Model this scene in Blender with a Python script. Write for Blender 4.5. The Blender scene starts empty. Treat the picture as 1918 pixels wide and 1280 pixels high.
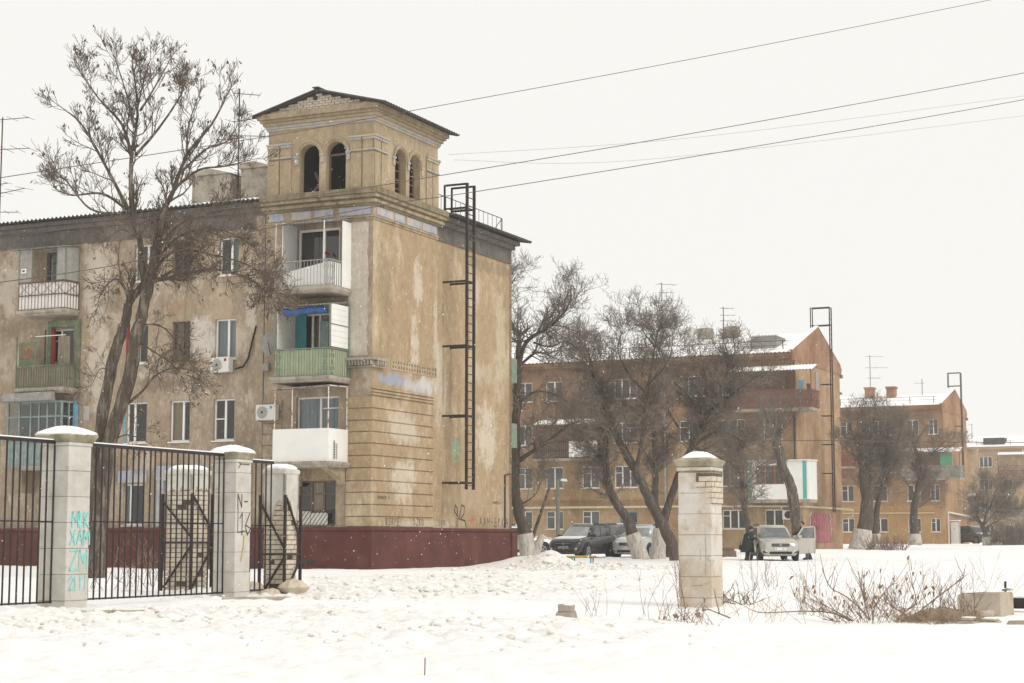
import bpy, math, random
from mathutils import Vector, Matrix, noise
R = math.radians
scn = bpy.context.scene
col = scn.collection
# ------------------------------------------------------------------ camera
CZ = 1.4
FPX = 3305.0
PITCH = math.atan(372 / FPX)
cam_d = bpy.data.cameras.new('camera'); cam = bpy.data.objects.new('camera', cam_d); col.objects.link(cam)
cam_d.sensor_width = 36; cam_d.lens = 36 * FPX / 1918
cam_d.clip_start = 0.3; cam_d.clip_end = 9000
cam.location = (0, 0, CZ); cam.rotation_euler = (R(90) + PITCH, 0, 0)
scn.camera = cam
# ------------------------------------------------------------------ overcast sky + soft sun
SUN_EL, SUN_AZ = 42, 132            # azimuth clockwise from +Y: behind the viewer, to the right
w = bpy.data.worlds.new('World'); scn.world = w; w.use_nodes = True
nt = w.node_tree; nt.nodes.clear()
sky = nt.nodes.new('ShaderNodeTexSky'); sky.sky_type = 'NISHITA'; sky.sun_disc = False
sky.sun_elevation = R(SUN_EL); sky.sun_rotation = R(SUN_AZ); sky.dust_density = 4; sky.air_density = 1.0
mx = nt.nodes.new('ShaderNodeMixRGB'); mx.inputs[0].default_value = 0.965
mx.inputs[2].default_value = (9.45, 9.27, 8.85, 1)
nt.links.new(sky.outputs[0], mx.inputs[1])
bg = nt.nodes.new('ShaderNodeBackground'); bg.inputs[1].default_value = 0.1
nt.links.new(mx.outputs[0], bg.inputs[0])
wo = nt.nodes.new('ShaderNodeOutputWorld'); nt.links.new(bg.outputs[0], wo.inputs[0])
sd = bpy.data.lights.new('sun', 'SUN'); sd.energy = 1.5; sd.angle = R(25); sd.color = (1, .96, .9)
sun = bpy.data.objects.new('sun', sd); col.objects.link(sun)
sv = Vector((math.sin(R(SUN_AZ)) * math.cos(R(SUN_EL)), math.cos(R(SUN_AZ)) * math.cos(R(SUN_EL)), math.sin(R(SUN_EL))))
sun.rotation_euler = sv.to_track_quat('Z', 'Y').to_euler(); sun.location = (20, -20, 40)
scn.view_settings.view_transform = 'Standard'; scn.view_settings.look = 'None'
scn.view_settings.exposure = 0.04; scn.view_settings.gamma = 1.0
scn.render.engine = 'CYCLES'
scn.cycles.max_bounces = 5; scn.cycles.diffuse_bounces = 3; scn.cycles.glossy_bounces = 2
scn.cycles.transparent_max_bounces = 10; scn.cycles.volume_bounces = 3
random.seed(7)

# ------------------------------------------------------------------ helpers
def ray(x, y):
    a = (x - 959) / FPX; b = (640 - y) / FPX
    return (a, math.cos(PITCH) - b * math.sin(PITCH), math.sin(PITCH) + b * math.cos(PITCH))
def P(x, y, Y):
    r = ray(x, y); t = Y / r[1]
    return Vector((r[0] * t, Y, CZ + r[2] * t))

class MB:
    def __init__(s): s.v = []; s.f = []; s.m = []
    def poly(s, pts, m=0):
        n = len(s.v); s.v += [tuple(p) for p in pts]; s.f.append(tuple(range(n, n + len(pts)))); s.m.append(m); return s
    def hull8(s, c, m=0):           # 8 corners: bottom ring 0-3, top ring 4-7
        n = len(s.v); s.v += [tuple(p) for p in c]
        for q in ((3, 2, 1, 0), (4, 5, 6, 7), (0, 1, 5, 4), (1, 2, 6, 5), (2, 3, 7, 6), (3, 0, 4, 7)):
            s.f.append(tuple(n + i for i in q)); s.m.append(m)
        return s
    def box(s, x0, x1, y0, y1, z0, z1, m=0):
        return s.hull8([(x0, y0, z0), (x1, y0, z0), (x1, y1, z0), (x0, y1, z0), (x0, y0, z1), (x1, y0, z1), (x1, y1, z1), (x0, y1, z1)], m)
    def bar(s, p, q, w, h=None, m=0, up=(0, 0, 1)):
        h = h or w; p = Vector(p); q = Vector(q); d = (q - p)
        if d.length < 1e-6: return s
        d.normalize(); u = Vector(up)
        if abs(d.dot(u)) > .95: u = Vector((0, 1, 0)) if abs(d.y) < .9 else Vector((1, 0, 0))
        a = d.cross(u).normalized() * (w / 2); b = a.cross(d).normalized() * (h / 2)
        return s.hull8([p - a - b, p + a - b, p + a + b, p - a + b, q - a - b, q + a - b, q + a + b, q - a + b], m)
    def tube(s, pts, rad, n=6, m=0, cap=True):
        pts = [Vector(p) for p in pts]; k = len(pts)
        rad = rad if hasattr(rad, '__len__') else [rad] * k
        base = len(s.v); a = None
        for i in range(k):
            d = (pts[min(i + 1, k - 1)] - pts[max(i - 1, 0)])
            if d.length < 1e-9: d = Vector((0, 0, 1))
            d.normalize()
            if a is None:
                a = d.cross(Vector((0.3, 0.9, 0.2)))
                if a.length < .1: a = d.cross(Vector((1, 0, 0)))
            else:
                a = a - d * a.dot(d)
                if a.length < 1e-5: a = d.cross(Vector((0.9, 0.1, 0.4)))
            a.normalize(); b = d.cross(a)
            for j in range(n):
                t = 2 * math.pi * j / n
                s.v.append(tuple(pts[i] + (a * math.cos(t) + b * math.sin(t)) * rad[i]))
        for i in range(k - 1):
            for j in range(n):
                s.f.append((base + i * n + j, base + i * n + (j + 1) % n, base + (i + 1) * n + (j + 1) % n, base + (i + 1) * n + j)); s.m.append(m)
        if cap and n > 2:
            s.f.append(tuple(base + j for j in range(n - 1, -1, -1))); s.m.append(m)
            s.f.append(tuple(base + (k - 1) * n + j for j in range(n))); s.m.append(m)
        return s
    def loft(s, rings, m=0, closed=True, caps=True):
        base = len(s.v); n = len(rings[0])
        for r in rings: s.v += [tuple(p) for p in r]
        for i in range(len(rings) - 1):
            for j in range(n if closed else n - 1):
                a = base + i * n + j; b = base + i * n + (j + 1) % n
                s.f.append((a, b, b + n, a + n)); s.m.append(m)
        if caps:
            s.f.append(tuple(base + j for j in range(n - 1, -1, -1))); s.m.append(m)
            s.f.append(tuple(base + (len(rings) - 1) * n + j for j in range(n))); s.m.append(m)
        return s
    def mesh(s, name, mats, smooth=False):
        me = bpy.data.meshes.new(name); me.from_pydata(s.v, [], s.f)
        for mt in (mats if isinstance(mats, (list, tuple)) else [mats]): me.materials.append(mt)
        if any(s.m): me.polygons.foreach_set('material_index', s.m)
        if smooth: me.polygons.foreach_set('use_smooth', [True] * len(s.f))
        me.update(); return me
    def build(s, name, mats, parent=None, smooth=False, bevel=0):
        o = bpy.data.objects.new(name, s.mesh(name, mats, smooth)); col.objects.link(o)
        if parent: o.parent = parent
        if bevel:
            b = o.modifiers.new('bevel', 'BEVEL'); b.width = bevel; b.segments = 1; b.limit_method = 'ANGLE'
        return o

def tag(o, label, cat, group=None):
    o['label'] = label; o['category'] = cat
    if group: o['group'] = group
    return o
def thing(name, label, cat, loc=(0, 0, 0), rz=0, group=None):
    o = bpy.data.objects.new(name, None); col.objects.link(o)
    o.location = loc; o.rotation_euler = (0, 0, rz); o.empty_display_size = .3
    return tag(o, label, cat, group)
def inst(name, me, parent, loc=(0, 0, 0), rot=(0, 0, 0), sc=(1, 1, 1)):
    o = bpy.data.objects.new(name, me); col.objects.link(o); o.parent = parent
    o.location = loc; o.rotation_euler = rot; o.scale = sc; return o

# ------------------------------------------------------------------ materials
def nodes(name):
    m = bpy.data.materials.new(name); m.use_nodes = True; n = m.node_tree
    return m, n, n.nodes['Principled BSDF']
def tex(n, scale, detail=5, rough=.6, stretch=(1, 1, 1), off=(0, 0, 0)):
    tc = n.nodes.new('ShaderNodeTexCoord'); mp = n.nodes.new('ShaderNodeMapping')
    mp.inputs['Scale'].default_value = stretch; mp.inputs['Location'].default_value = off
    n.links.new(tc.outputs['Object'], mp.inputs[0])
    t = n.nodes.new('ShaderNodeTexNoise'); t.inputs['Scale'].default_value = scale
    t.inputs['Detail'].default_value = detail; t.inputs['Roughness'].default_value = rough
    n.links.new(mp.outputs[0], t.inputs[0]); return t.outputs[0]
def ramp(n, src, lo, hi):
    r = n.nodes.new('ShaderNodeMapRange'); r.inputs[1].default_value = lo; r.inputs[2].default_value = hi
    n.links.new(src, r.inputs[0]); return r.outputs[0]
def mixc(n, fac, a, b, mode='MIX'):
    x = n.nodes.new('ShaderNodeMixRGB'); x.blend_type = mode
    for i, v in ((0, fac), (1, a), (2, b)):
        if isinstance(v, (int, float)): x.inputs[i].default_value = v
        elif isinstance(v, tuple): x.inputs[i].default_value = (*v[:3], 1)
        else: n.links.new(v, x.inputs[i])
    return x.outputs[0]
def math_(n, op, a, b):
    x = n.nodes.new('ShaderNodeMath'); x.operation = op
    for i, v in ((0, a), (1, b)):
        if isinstance(v, (int, float)): x.inputs[i].default_value = v
        else: n.links.new(v, x.inputs[i])
    return x.outputs[0]
def bump(n, p, src, strength=.3, dist=.02):
    b = n.nodes.new('ShaderNodeBump'); b.inputs['Strength'].default_value = strength; b.inputs['Distance'].default_value = dist
    n.links.new(src, b.inputs['Height']); n.links.new(b.outputs[0], p.inputs['Normal'])
def mat(name, c, rough=.8, var=.18, scale=3, c2=None, lo=.5, hi=.65, scale2=1.2, bmp=0, bs=25, metal=0, spec=.25, stretch=(1, 1, 1), c3=None, lo3=.55, hi3=.7, scale3=6):
    m, n, p = nodes(name)
    a = tex(n, scale, 6, .65, stretch)
    out = mixc(n, ramp(n, a, .3, .7), tuple(max(0, x * (1 - var)) for x in c), tuple(min(1, x * (1 + var)) for x in c))
    if c2: out = mixc(n, ramp(n, tex(n, scale2, 7, .65, stretch, (3.1, 7.7, 1.3)), lo, hi), out, c2)
    if c3: out = mixc(n, ramp(n, tex(n, scale3, 7, .7, stretch, (13.1, 2.7, 5.3)), lo3, hi3), out, c3)
    n.links.new(out, p.inputs['Base Color'])
    p.inputs['Roughness'].default_value = rough; p.inputs['Metallic'].default_value = metal
    p.inputs['Specular IOR Level'].default_value = spec
    if bmp: bump(n, p, tex(n, bs, 4, .6), bmp, .01)
    return m
def geo_z(n, lo, hi):
    g = n.nodes.new('ShaderNodeNewGeometry'); s = n.nodes.new('ShaderNodeSeparateXYZ'); n.links.new(g.outputs['Position'], s.inputs[0])
    return ramp(n, s.outputs[2], lo, hi)
def plaster(name, base, pale, dark, seed, rough_patch=None, spots=(), ax=0):
    m, n, p = nodes(name); o = (seed * 3.3, seed * 1.7, seed)
    out = mixc(n, ramp(n, tex(n, .45, 6, .62, (1, 1, 1), o), .36, .64), tuple(x * .86 for x in base), base)
    out = mixc(n, ramp(n, tex(n, .75, 8, .68, (1, 1, .55), (o[0] + 5, 2, 9)), .52, .68), out, pale)
    out = mixc(n, math_(n, 'MULTIPLY', ramp(n, tex(n, 1.1, 7, .7, (2.2, 2.2, .22), (4, o[1] + 8, 1)), .5, .72), .75), out, dark)
    out = mixc(n, math_(n, 'MULTIPLY', ramp(n, tex(n, 6, 6, .7, (1, 1, .6), (7, 1, o[2] + 2)), .52, .7), .6), out, tuple(x * 1.1 for x in pale))
    out = mixc(n, math_(n, 'MULTIPLY', ramp(n, tex(n, 3.4, 9, .78, (1, 1, .7), (2, o[0] + 3, 6)), .5, .66), .6), out, tuple(x * .8 for x in dark))
    if rough_patch: out = mixc(n, ramp(n, tex(n, .8, 9, .75, (1, 1, .8), (o[0] + 1, 9, 4)), .63, .665), out, rough_patch)
    if spots:
        tc = n.nodes.new('ShaderNodeTexCoord'); sp = n.nodes.new('ShaderNodeSeparateXYZ'); n.links.new(tc.outputs['Object'], sp.inputs[0])
        nz = math_(n, 'MULTIPLY', math_(n, 'SUBTRACT', tex(n, 2.2, 10, .78, (1, 1, .7), (seed, 4, 2)), .5), 6.5)
        for (u0, z0, ru, rz_, c, k) in spots:
            du = math_(n, 'MULTIPLY', math_(n, 'SUBTRACT', sp.outputs[ax], u0), 1 / ru); dz = math_(n, 'MULTIPLY', math_(n, 'SUBTRACT', sp.outputs[2], z0), 1 / rz_)
            d = math_(n, 'ADD', math_(n, 'ADD', math_(n, 'MULTIPLY', du, du), math_(n, 'MULTIPLY', dz, dz)), nz)
            out = mixc(n, math_(n, 'MULTIPLY', ramp(n, d, 1.05, .25), k), out, c)
    out = mixc(n, math_(n, 'MULTIPLY', ramp(n, tex(n, 40, 3, .6), .5, .8), .25), out, tuple(x * .5 for x in base))
    n.links.new(out, p.inputs['Base Color']); p.inputs['Roughness'].default_value = .92; p.inputs['Specular IOR Level'].default_value = .15
    bump(n, p, tex(n, 9, 8, .7), .35, .03)
    return m
def brickmat(name, c1, c2, mortar, wall=None, ax='front'):
    m, n, p = nodes(name)
    tc = n.nodes.new('ShaderNodeTexCoord'); sx = n.nodes.new('ShaderNodeSeparateXYZ'); n.links.new(tc.outputs['Object'], sx.inputs[0])
    cb = n.nodes.new('ShaderNodeCombineXYZ')
    s = math_(n, 'ADD', sx.outputs[0], sx.outputs[1]); n.links.new(s, cb.inputs[0]); n.links.new(sx.outputs[2], cb.inputs[1])
    b = n.nodes.new('ShaderNodeTexBrick'); n.links.new(cb.outputs[0], b.inputs[0])
    b.inputs['Color1'].default_value = (*c1, 1); b.inputs['Color2'].default_value = (*c2, 1); b.inputs['Mortar'].default_value = (*mortar, 1)
    b.inputs['Scale'].default_value = 1; b.inputs['Mortar Size'].default_value = .008; b.inputs['Brick Width'].default_value = .26; b.inputs['Row Height'].default_value = .078
    out = mixc(n, ramp(n, tex(n, .35, 7, .65), .4, .62), b.outputs[0], tuple(x * .72 for x in c1))
    out = mixc(n, math_(n, 'MULTIPLY', ramp(n, tex(n, 1.3, 7, .7, (1.6, 1.6, .4)), .52, .7), .7), out, wall or tuple(x * 1.5 for x in c1))
    n.links.new(out, p.inputs['Base Color']); p.inputs['Roughness'].default_value = .9; p.inputs['Specular IOR Level'].default_value = .15
    bump(n, p, b.outputs[1], -.3, .01)
    return m
def glassmat(name, tint=(.72, .75, .74), refl=.08):
    m = bpy.data.materials.new(name); m.use_nodes = True; n = m.node_tree; n.nodes.clear()
    o = n.nodes.new('ShaderNodeOutputMaterial'); t = n.nodes.new('ShaderNodeBsdfTransparent'); t.inputs[0].default_value = (*tint, 1)
    g = n.nodes.new('ShaderNodeBsdfGlossy'); g.inputs['Roughness'].default_value = .03
    lw = n.nodes.new('ShaderNodeLayerWeight'); lw.inputs[0].default_value = .12
    f = math_(n, 'ADD', math_(n, 'MULTIPLY', lw.outputs[0], .7), refl)
    x = n.nodes.new('ShaderNodeMixShader'); n.links.new(f, x.inputs[0]); n.links.new(t.outputs[0], x.inputs[1]); n.links.new(g.outputs[0], x.inputs[2])
    tc = tex(n, 1.5, 2, .5); b = n.nodes.new('ShaderNodeBump'); b.inputs['Strength'].default_value = .06; n.links.new(tc, b.inputs['Height']); n.links.new(b.outputs[0], g.inputs['Normal'])
    n.links.new(x.outputs[0], o.inputs[0]); return m

M = {}
PA = (.60, .53, .44); DA = (.20, .15, .105); BL = (.30, .33, .40)
M['pl_front'] = plaster('plaster_front', (.375, .295, .21), (.54, .46, .365), (.215, .168, .12), 1, (.50, .44, .37), spots=[(-12.2, 11.2, .8, 1.8, PA, .8), (-12.1, 8.0, .6, 1.9, PA, .75), (-7.35, 8.9, .8, .9, (.60, .56, .50), .85), (-5.25, 10.3, .25, 2.2, PA, .7), (-16.6, 11.5, .5, 1.5, PA, .6), (-9.2, 7.2, 1.3, .35, DA, .7), (-6.2, 4.5, .5, .7, DA, .6), (-11.6, 10.5, .6, .5, DA, .65),
    (-16.2, 9.7, .9, .4, DA, .6), (-8.6, 10.1, .4, .35, (.36, .2, .13), .5), (-5.3, 4.0, .6, 2.0, DA, .6), (-8, 12.5, 2.5, .35, DA, .5), (-11.5, 4.2, 1.2, .6, DA, .5), (-9.2, 4.6, .5, .35, (.5, .3, .2), .5), (-6.6, 10.0, .6, .8, (.50, .38, .27), .6)])
M['pl_side'] = plaster('plaster_side', (.40, .295, .18), (.54, .44, .315), (.285, .205, .125), 5, ax=1, spots=[(3.4, 11.0, .45, .9, PA, .75), (5.0, 8.4, .35, 2.6, PA, .6), (2.3, 5.4, 1.3, .7, PA, .6), (2.2, 3.5, 1.2, .8, PA, .7), (9.6, 5.6, 1.0, 1.4, (.60, .53, .43), .75), (8.4, 11.3, .6, 1.0, PA, .5), (3.2, 8.7, .35, 1.1, PA, .7), (1.0, 10.5, .5, 1.6, DA, .35), (8.0, 3.0, 2.0, .7, (.40, .31, .22), .5), (10.8, 9.5, .5, 2.5, PA, .4),
    (6.2, 6.0, .4, 3.0, DA, .35), (8.8, 8.0, 1.5, .5, PA, .4), (3.9, 1.95, 3, .2, PA, .5), (11.3, 2.6, .5, 1.0, (.36, .33, .29), .6), (1.7, 7.15, 1.3, .26, BL, .95), (3.5, 7.05, 1.3, .3, (.47, .47, .48), .9), (4.3, 7.2, .7, .35, (.56, .54, .5), .8), (5.5, 7.3, .5, 2.0, PA, .5), (7.0, 4.5, .25, 2.5, DA, .5), (9.5, 12.4, 2.5, .3, DA, .5), (5.66, 10.3, .12, 1.1, DA, .6), (5.7, 7.6, .12, 1.2, DA, .6), (6.35, 7.5, .12, 1.2, DA, .6), (5.7, 2.8, .1, .8, DA, .6)])
M['pl_tower'] = plaster('plaster_tower', (.41, .32, .21), (.49, .40, .285), (.28, .22, .145), 9)
M['pl_cornice'] = plaster('plaster_cornice', (.36, .285, .185), (.43, .355, .245), (.10, .083, .055), 12)
M['mossy'] = plaster('mossy_cornice_edge', (.25, .205, .13), (.33, .28, .18), (.085, .075, .045), 14)
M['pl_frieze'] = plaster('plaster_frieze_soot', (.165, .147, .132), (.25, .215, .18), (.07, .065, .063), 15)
M['pl_blue'] = mat('faded_blue_paint', (.33, .36, .43), .9, .25, 3, (.50, .43, .34), .44, .60, 1.6, .3, c3=(.16, .17, .2), lo3=.6, hi3=.72, scale3=2.5)
M['bluegrey'] = mat('faded_blue_grey_trim', (.34, .345, .36), .9, .25, 4, (.47, .39, .28), .42, .58, 2.2, .3, c3=(.17, .16, .15), lo3=.6, hi3=.72, scale3=5)
M['plinth'] = mat('maroon_plinth_paint', (.098, .030, .025), .75, .25, 1.2, (.135, .050, .042), .52, .7, .8, .25, 12, c3=(.3, .2, .18), lo3=.68, hi3=.78, scale3=7)
M['white'] = mat('white_pvc', (.78, .77, .74), .45, .05, 2, spec=.4)
M['oldwhite'] = mat('old_white_paint', (.66, .64, .59), .7, .12, 5, (.42, .36, .28), .62, .75, 4)
M['rustwhite'] = mat('rusty_white_tube', (.66, .6, .52), .6, .1, 6, (.3, .13, .06), .52, .6, 5)
M['grey'] = mat('weathered_grey', (.30, .29, .27), .85, .2, 4)
M['conc'] = mat('balcony_concrete', (.36, .32, .265), .95, .25, 3, (.17, .14, .11), .5, .7, 2, .4)
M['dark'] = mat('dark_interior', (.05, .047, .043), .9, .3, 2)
M['room'] = mat('room_paint', (.10, .09, .08), .9, .3, .7)
M['glass'] = glassmat('window_glass')
M['curtain'] = mat('curtain_cloth', (.55, .53, .49), .9, .2, 9, stretch=(6, 6, .2))
M['curtain2'] = mat('blue_curtain_cloth', (.32, .40, .43), .9, .25, 9, stretch=(6, 6, .2))
M['curtain3'] = mat('warm_curtain_cloth', (.55, .40, .26), .9, .25, 9, stretch=(6, 6, .2))
M['wood'] = mat('old_brown_wood', (.15, .10, .07), .85, .3, 6, stretch=(1, 1, .2))
M['woodgrey'] = mat('weathered_wood_slats', (.23, .20, .15), .9, .3, 5, (.12, .11, .09), .5, .7, 4, stretch=(3, 3, .3))
M['slate'] = mat('corrugated_slate', (.27, .255, .24), .9, .25, 3, (.12, .11, .10), .5, .7, 1.4, .3)
M['slatedark'] = mat('dark_corrugated_slate', (.085, .075, .068), .9, .3, 3)
M['snow'] = None
M['iron'] = mat('dark_iron', (.035, .028, .026), .6, .3, 8, (.09, .045, .03), .55, .7, 5)
M['ironbar'] = mat('fence_bar_paint', (.03, .024, .027), .5, .3, 8, (.10, .055, .04), .6, .75, 9)
M['green'] = mat('pistachio_paint', (.43, .47, .31), .7, .12, 3, (.55, .53, .34), .5, .68, 2.2)
M['greenrail'] = mat('green_rail_paint', (.17, .23, .18), .7, .2, 5)
M['teal'] = mat('teal_paint', (.05, .24, .27), .7, .2, 3)
M['tealgrey'] = mat('faded_teal_paint', (.21, .275, .265), .75, .2, 4, (.4, .36, .27), .58, .7, 3)
M['oldgreen'] = mat('old_green_paint', (.14, .165, .105), .8, .25, 3, (.3, .27, .16), .55, .7, 2)
M['red'] = mat('red_paint', (.27, .03, .03), .7, .15, 3)
M['blue'] = mat('blue_tarpaulin', (.03, .09, .28), .6, .25, 8)
M['lblue'] = mat('light_blue_paint', (.16, .33, .45), .7, .2, 3)
M['violet'] = mat('violet_door_paint', (.16, .13, .22), .7, .2, 3)
M['black'] = mat('black_rubber', (.015, .015, .015), .7, .2, 5)
M['acwhite'] = mat('ac_casing', (.68, .67, .63), .5, .06, 5)
M['gas'] = mat('yellow_gas_pipe', (.58, .50, .36), .6, .12, 4)
M['silicate'] = mat('white_silicate_brick', (.56, .49, .39), .95, .18, 9, (.38, .32, .24), .55, .7, 5, .4, 40)
M['mortar'] = mat('mortar_joint', (.12, .10, .08), .95, .25, 9)

def snowmat(name, dirty=True):
    m, n, p = nodes(name)
    big = tex(n, .35, 6, .6); fine = tex(n, 7, 8, .7)
    c = mixc(n, ramp(n, big, .35, .7), (.93, .93, .925), (.885, .88, .87))
    if dirty:
        at = n.nodes.new('ShaderNodeAttribute'); at.attribute_name = 'dirt'
        k = math_(n, 'MULTIPLY', at.outputs['Fac'], ramp(n, tex(n, 3.2, 9, .75), .42, .72))
        c = mixc(n, k, c, (.46, .39, .31))
        k2 = math_(n, 'MULTIPLY', at.outputs['Fac'], ramp(n, tex(n, 14, 6, .7), .6, .75))
        c = mixc(n, math_(n, 'MULTIPLY', k2, .6), c, (.26, .22, .18))
    n.links.new(c, p.inputs['Base Color']); p.inputs['Roughness'].default_value = .75; p.inputs['Specular IOR Level'].default_value = .2
    x = math_(n, 'ADD', fine, math_(n, 'MULTIPLY', tex(n, 1.6, 6, .6), 2.0))
    bump(n, p, x, .35, .06)
    return m
M['snow'] = snowmat('ground_snow'); M['capsnow'] = snowmat('settled_snow', False)
# ------------------------------------------------------------------ ground
def lerp_tab(t, x):
    if x <= t[0][0]: return t[0][1]
    for (a, va), (b, vb) in zip(t, t[1:]):
        if x <= b:
            k = (x - a) / (b - a); k = k * k * (3 - 2 * k); return va + (vb - va) * k
    return t[-1][1]
GT = [(8, .05), (16, .12), (29, .30), (45, .33), (62, .39), (85, .48), (117, .77), (163, 1.03), (260, 1.0), (1000, 0.8), (8000, .8)]
def bankz(x, y):
    z = 0
    for bx, by, rx, ry, h in BANKS:
        d = ((x - bx) / rx) ** 2 + ((y - by) / ry) ** 2
        if d < 6: z += h * math.exp(-d * 1.6)
    return z
BANKS = [(1.5, 67, .95, 1.8, .52), (.5, 69.5, 1.5, 3.5, .36), (2.9, 63.5, 2.2, 1.5, .10), (6.7, 35.5, 4.5, 3.0, .16), (9.6, 29.6, 3, 1.6, .16), (4.3, 30.5, 1.2, 1, .10),
         (-5.5, 36.5, 2.5, 1.2, .10), (-8, 27.5, 2.5, .8, .10), (13, 55, 12, 2.5, .12), (7, 108, 9, 4, .2)]
def churn(x, y):
    # trampled zones: between the gate and the house wall, and in front of the fence
    v = 0
    for cx, cy, rx, ry, k in ((-2.5, 40, 7, 9, 1.0), (-4.5, 27, 5, 4.5, .9), (-1, 24, 4, 5, .8), (2.2, 62, 5, 6, 1.15), (-1.5, 50, 7, 6, .8), (-6.5, 23, 3, 3, .7), (-3, 19, 6, 4, .5), (2.2, 21, 3.5, 4, .35), (10, 88, 18, 8, .5), (3, 47, 6, 5, .35)):
        d = ((x - cx) / rx) ** 2 + ((y - cy) / ry) ** 2
        v = max(v, k * max(0, 1 - d) ** .6)
    return min(1, v)
def rut(x, y):
    # a worn wheel track curving from the lower left past the gate, and one far away on the right
    z = 0; t = 0
    c = 20 + 0.35 * (x + 8) + .035 * (x + 8) ** 2
    for o in (-1.1, .55):
        d = abs(y - c - o * 3.2)
        if d < 1.6 and x > -14 and x < 8: z -= .05 * (1 - d / 1.6); t = max(t, .25 * (1 - d / 1.6))
    if y > 50:
        c2 = 58 + 1.73 * (x - 6)
        for o in (-2.2, .6, 3.4):
            d = abs(y - c2 - o)
            if d < 1.1 and x > 4: z -= .07 * (1 - d / 1.1); t = max(t, 1.0 * (1 - d / 1.1))
    return z, t
def gz(x, y, fine=True):
    r = y if y > 0 else 0
    z = lerp_tab(GT, r)
    if y < 400 and abs(x) < 150:
        z += bankz(x, y)
        z += .10 * (noise.noise(Vector((x * .12, y * .12, 3))) ) * min(1, y / 30)
        if fine:
            c = churn(x, y)
            n1 = noise.fractal(Vector((x * 1.3, y * 1.0, 1)), 1.0, 2.0, 5)
            z += .03 * n1
            if c > 0: z += c * .14 * max(-.3, noise.fractal(Vector((x * 2.6, y * 2.2, 8)), .9, 2.1, 5))
            z += rut(x, y)[0]
    return z
def make_ground():
    ang = [-180 + 10 * i for i in range(15)] + [-30 + .17 * i for i in range(354)] + [31 + 10 * i for i in range(15)]
    rad = [.5, 3, 6]; r = 8.0
    while r < 240: rad.append(r); r *= 1.0072 if r < 75 else 1.016
    rad += [270, 320, 400, 450]
    v = []; f = []; dirt = []
    na = len(ang)
    for r in rad:
        for a in ang:
            x = r * math.sin(R(a)); y = r * math.cos(R(a))
            fine = 8 < r < 240 and -26 < a < 27
            v.append((x, y, gz(x, y, fine)))
            if fine:
                d = max(churn(x, y) * .9, min(1, bankz(x, y) * 1.5) if 60 < y < 75 else 0, rut(x, y)[1], .12)
                dirt.append(d)
            else: dirt.append(.1)
    for i in range(len(rad) - 1):
        for j in range(na):
            a = i * na + j; b = i * na + (j + 1) % na
            f.append((a, a + na, b + na, b))
    v.append((0, 0, gz(0, 0, False))); c = len(v) - 1; dirt.append(.1)
    for j in range(na): f.append((c, j, (j + 1) % na))
    me = bpy.data.meshes.new('ground'); me.from_pydata(v, [], f); me.materials.append(M['snow'])
    at = me.attributes.new('dirt', 'FLOAT', 'POINT'); at.data.foreach_set('value', dirt)
    me.polygons.foreach_set('use_smooth', [True] * len(f)); me.update()
    o = bpy.data.objects.new('ground', me); col.objects.link(o); o['kind'] = 'structure'; return o
make_ground()
# ------------------------------------------------------------------ facade helpers
TH = -R(24.9)
def wall(mb, T, u0, u1, z0, z1, holes=(), d=.18, m=0, mr=None):
    us = sorted({u0, u1} | {h[0] for h in holes} | {h[1] for h in holes}); zs = sorted({z0, z1} | {h[2] for h in holes} | {h[3] for h in holes})
    us = [u for u in us if u0 <= u <= u1]; zs = [z for z in zs if z0 <= z <= z1]
    for a, b in zip(us, us[1:]):
        for c, e in zip(zs, zs[1:]):
            mu, mz = (a + b) / 2, (c + e) / 2
            if any(h[0] < mu < h[1] and h[2] < mz < h[3] for h in holes): continue
            mb.poly([T(a, c, 0), T(b, c, 0), T(b, e, 0), T(a, e, 0)], m)
    for h in holes:
        if len(h) > 4: continue
        a, b, c, e = h[:4]
        for (p, q) in (((a, c), (b, c)), ((b, c), (b, e)), ((b, e), (a, e)), ((a, e), (a, c))):
            mb.poly([T(p[0], p[1], 0), T(q[0], q[1], 0), T(q[0], q[1], d), T(p[0], p[1], d)], m if mr is None else mr)
    return mb
def tbox(mb, T, u0, u1, z0, z1, w0, w1, m=0):
    return mb.hull8([T(u0, z0, w0), T(u1, z0, w0), T(u1, z0, w1), T(u0, z0, w1), T(u0, z1, w0), T(u1, z1, w0), T(u1, z1, w1), T(u0, z1, w1)], m)
RW = random.Random(5)
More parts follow.
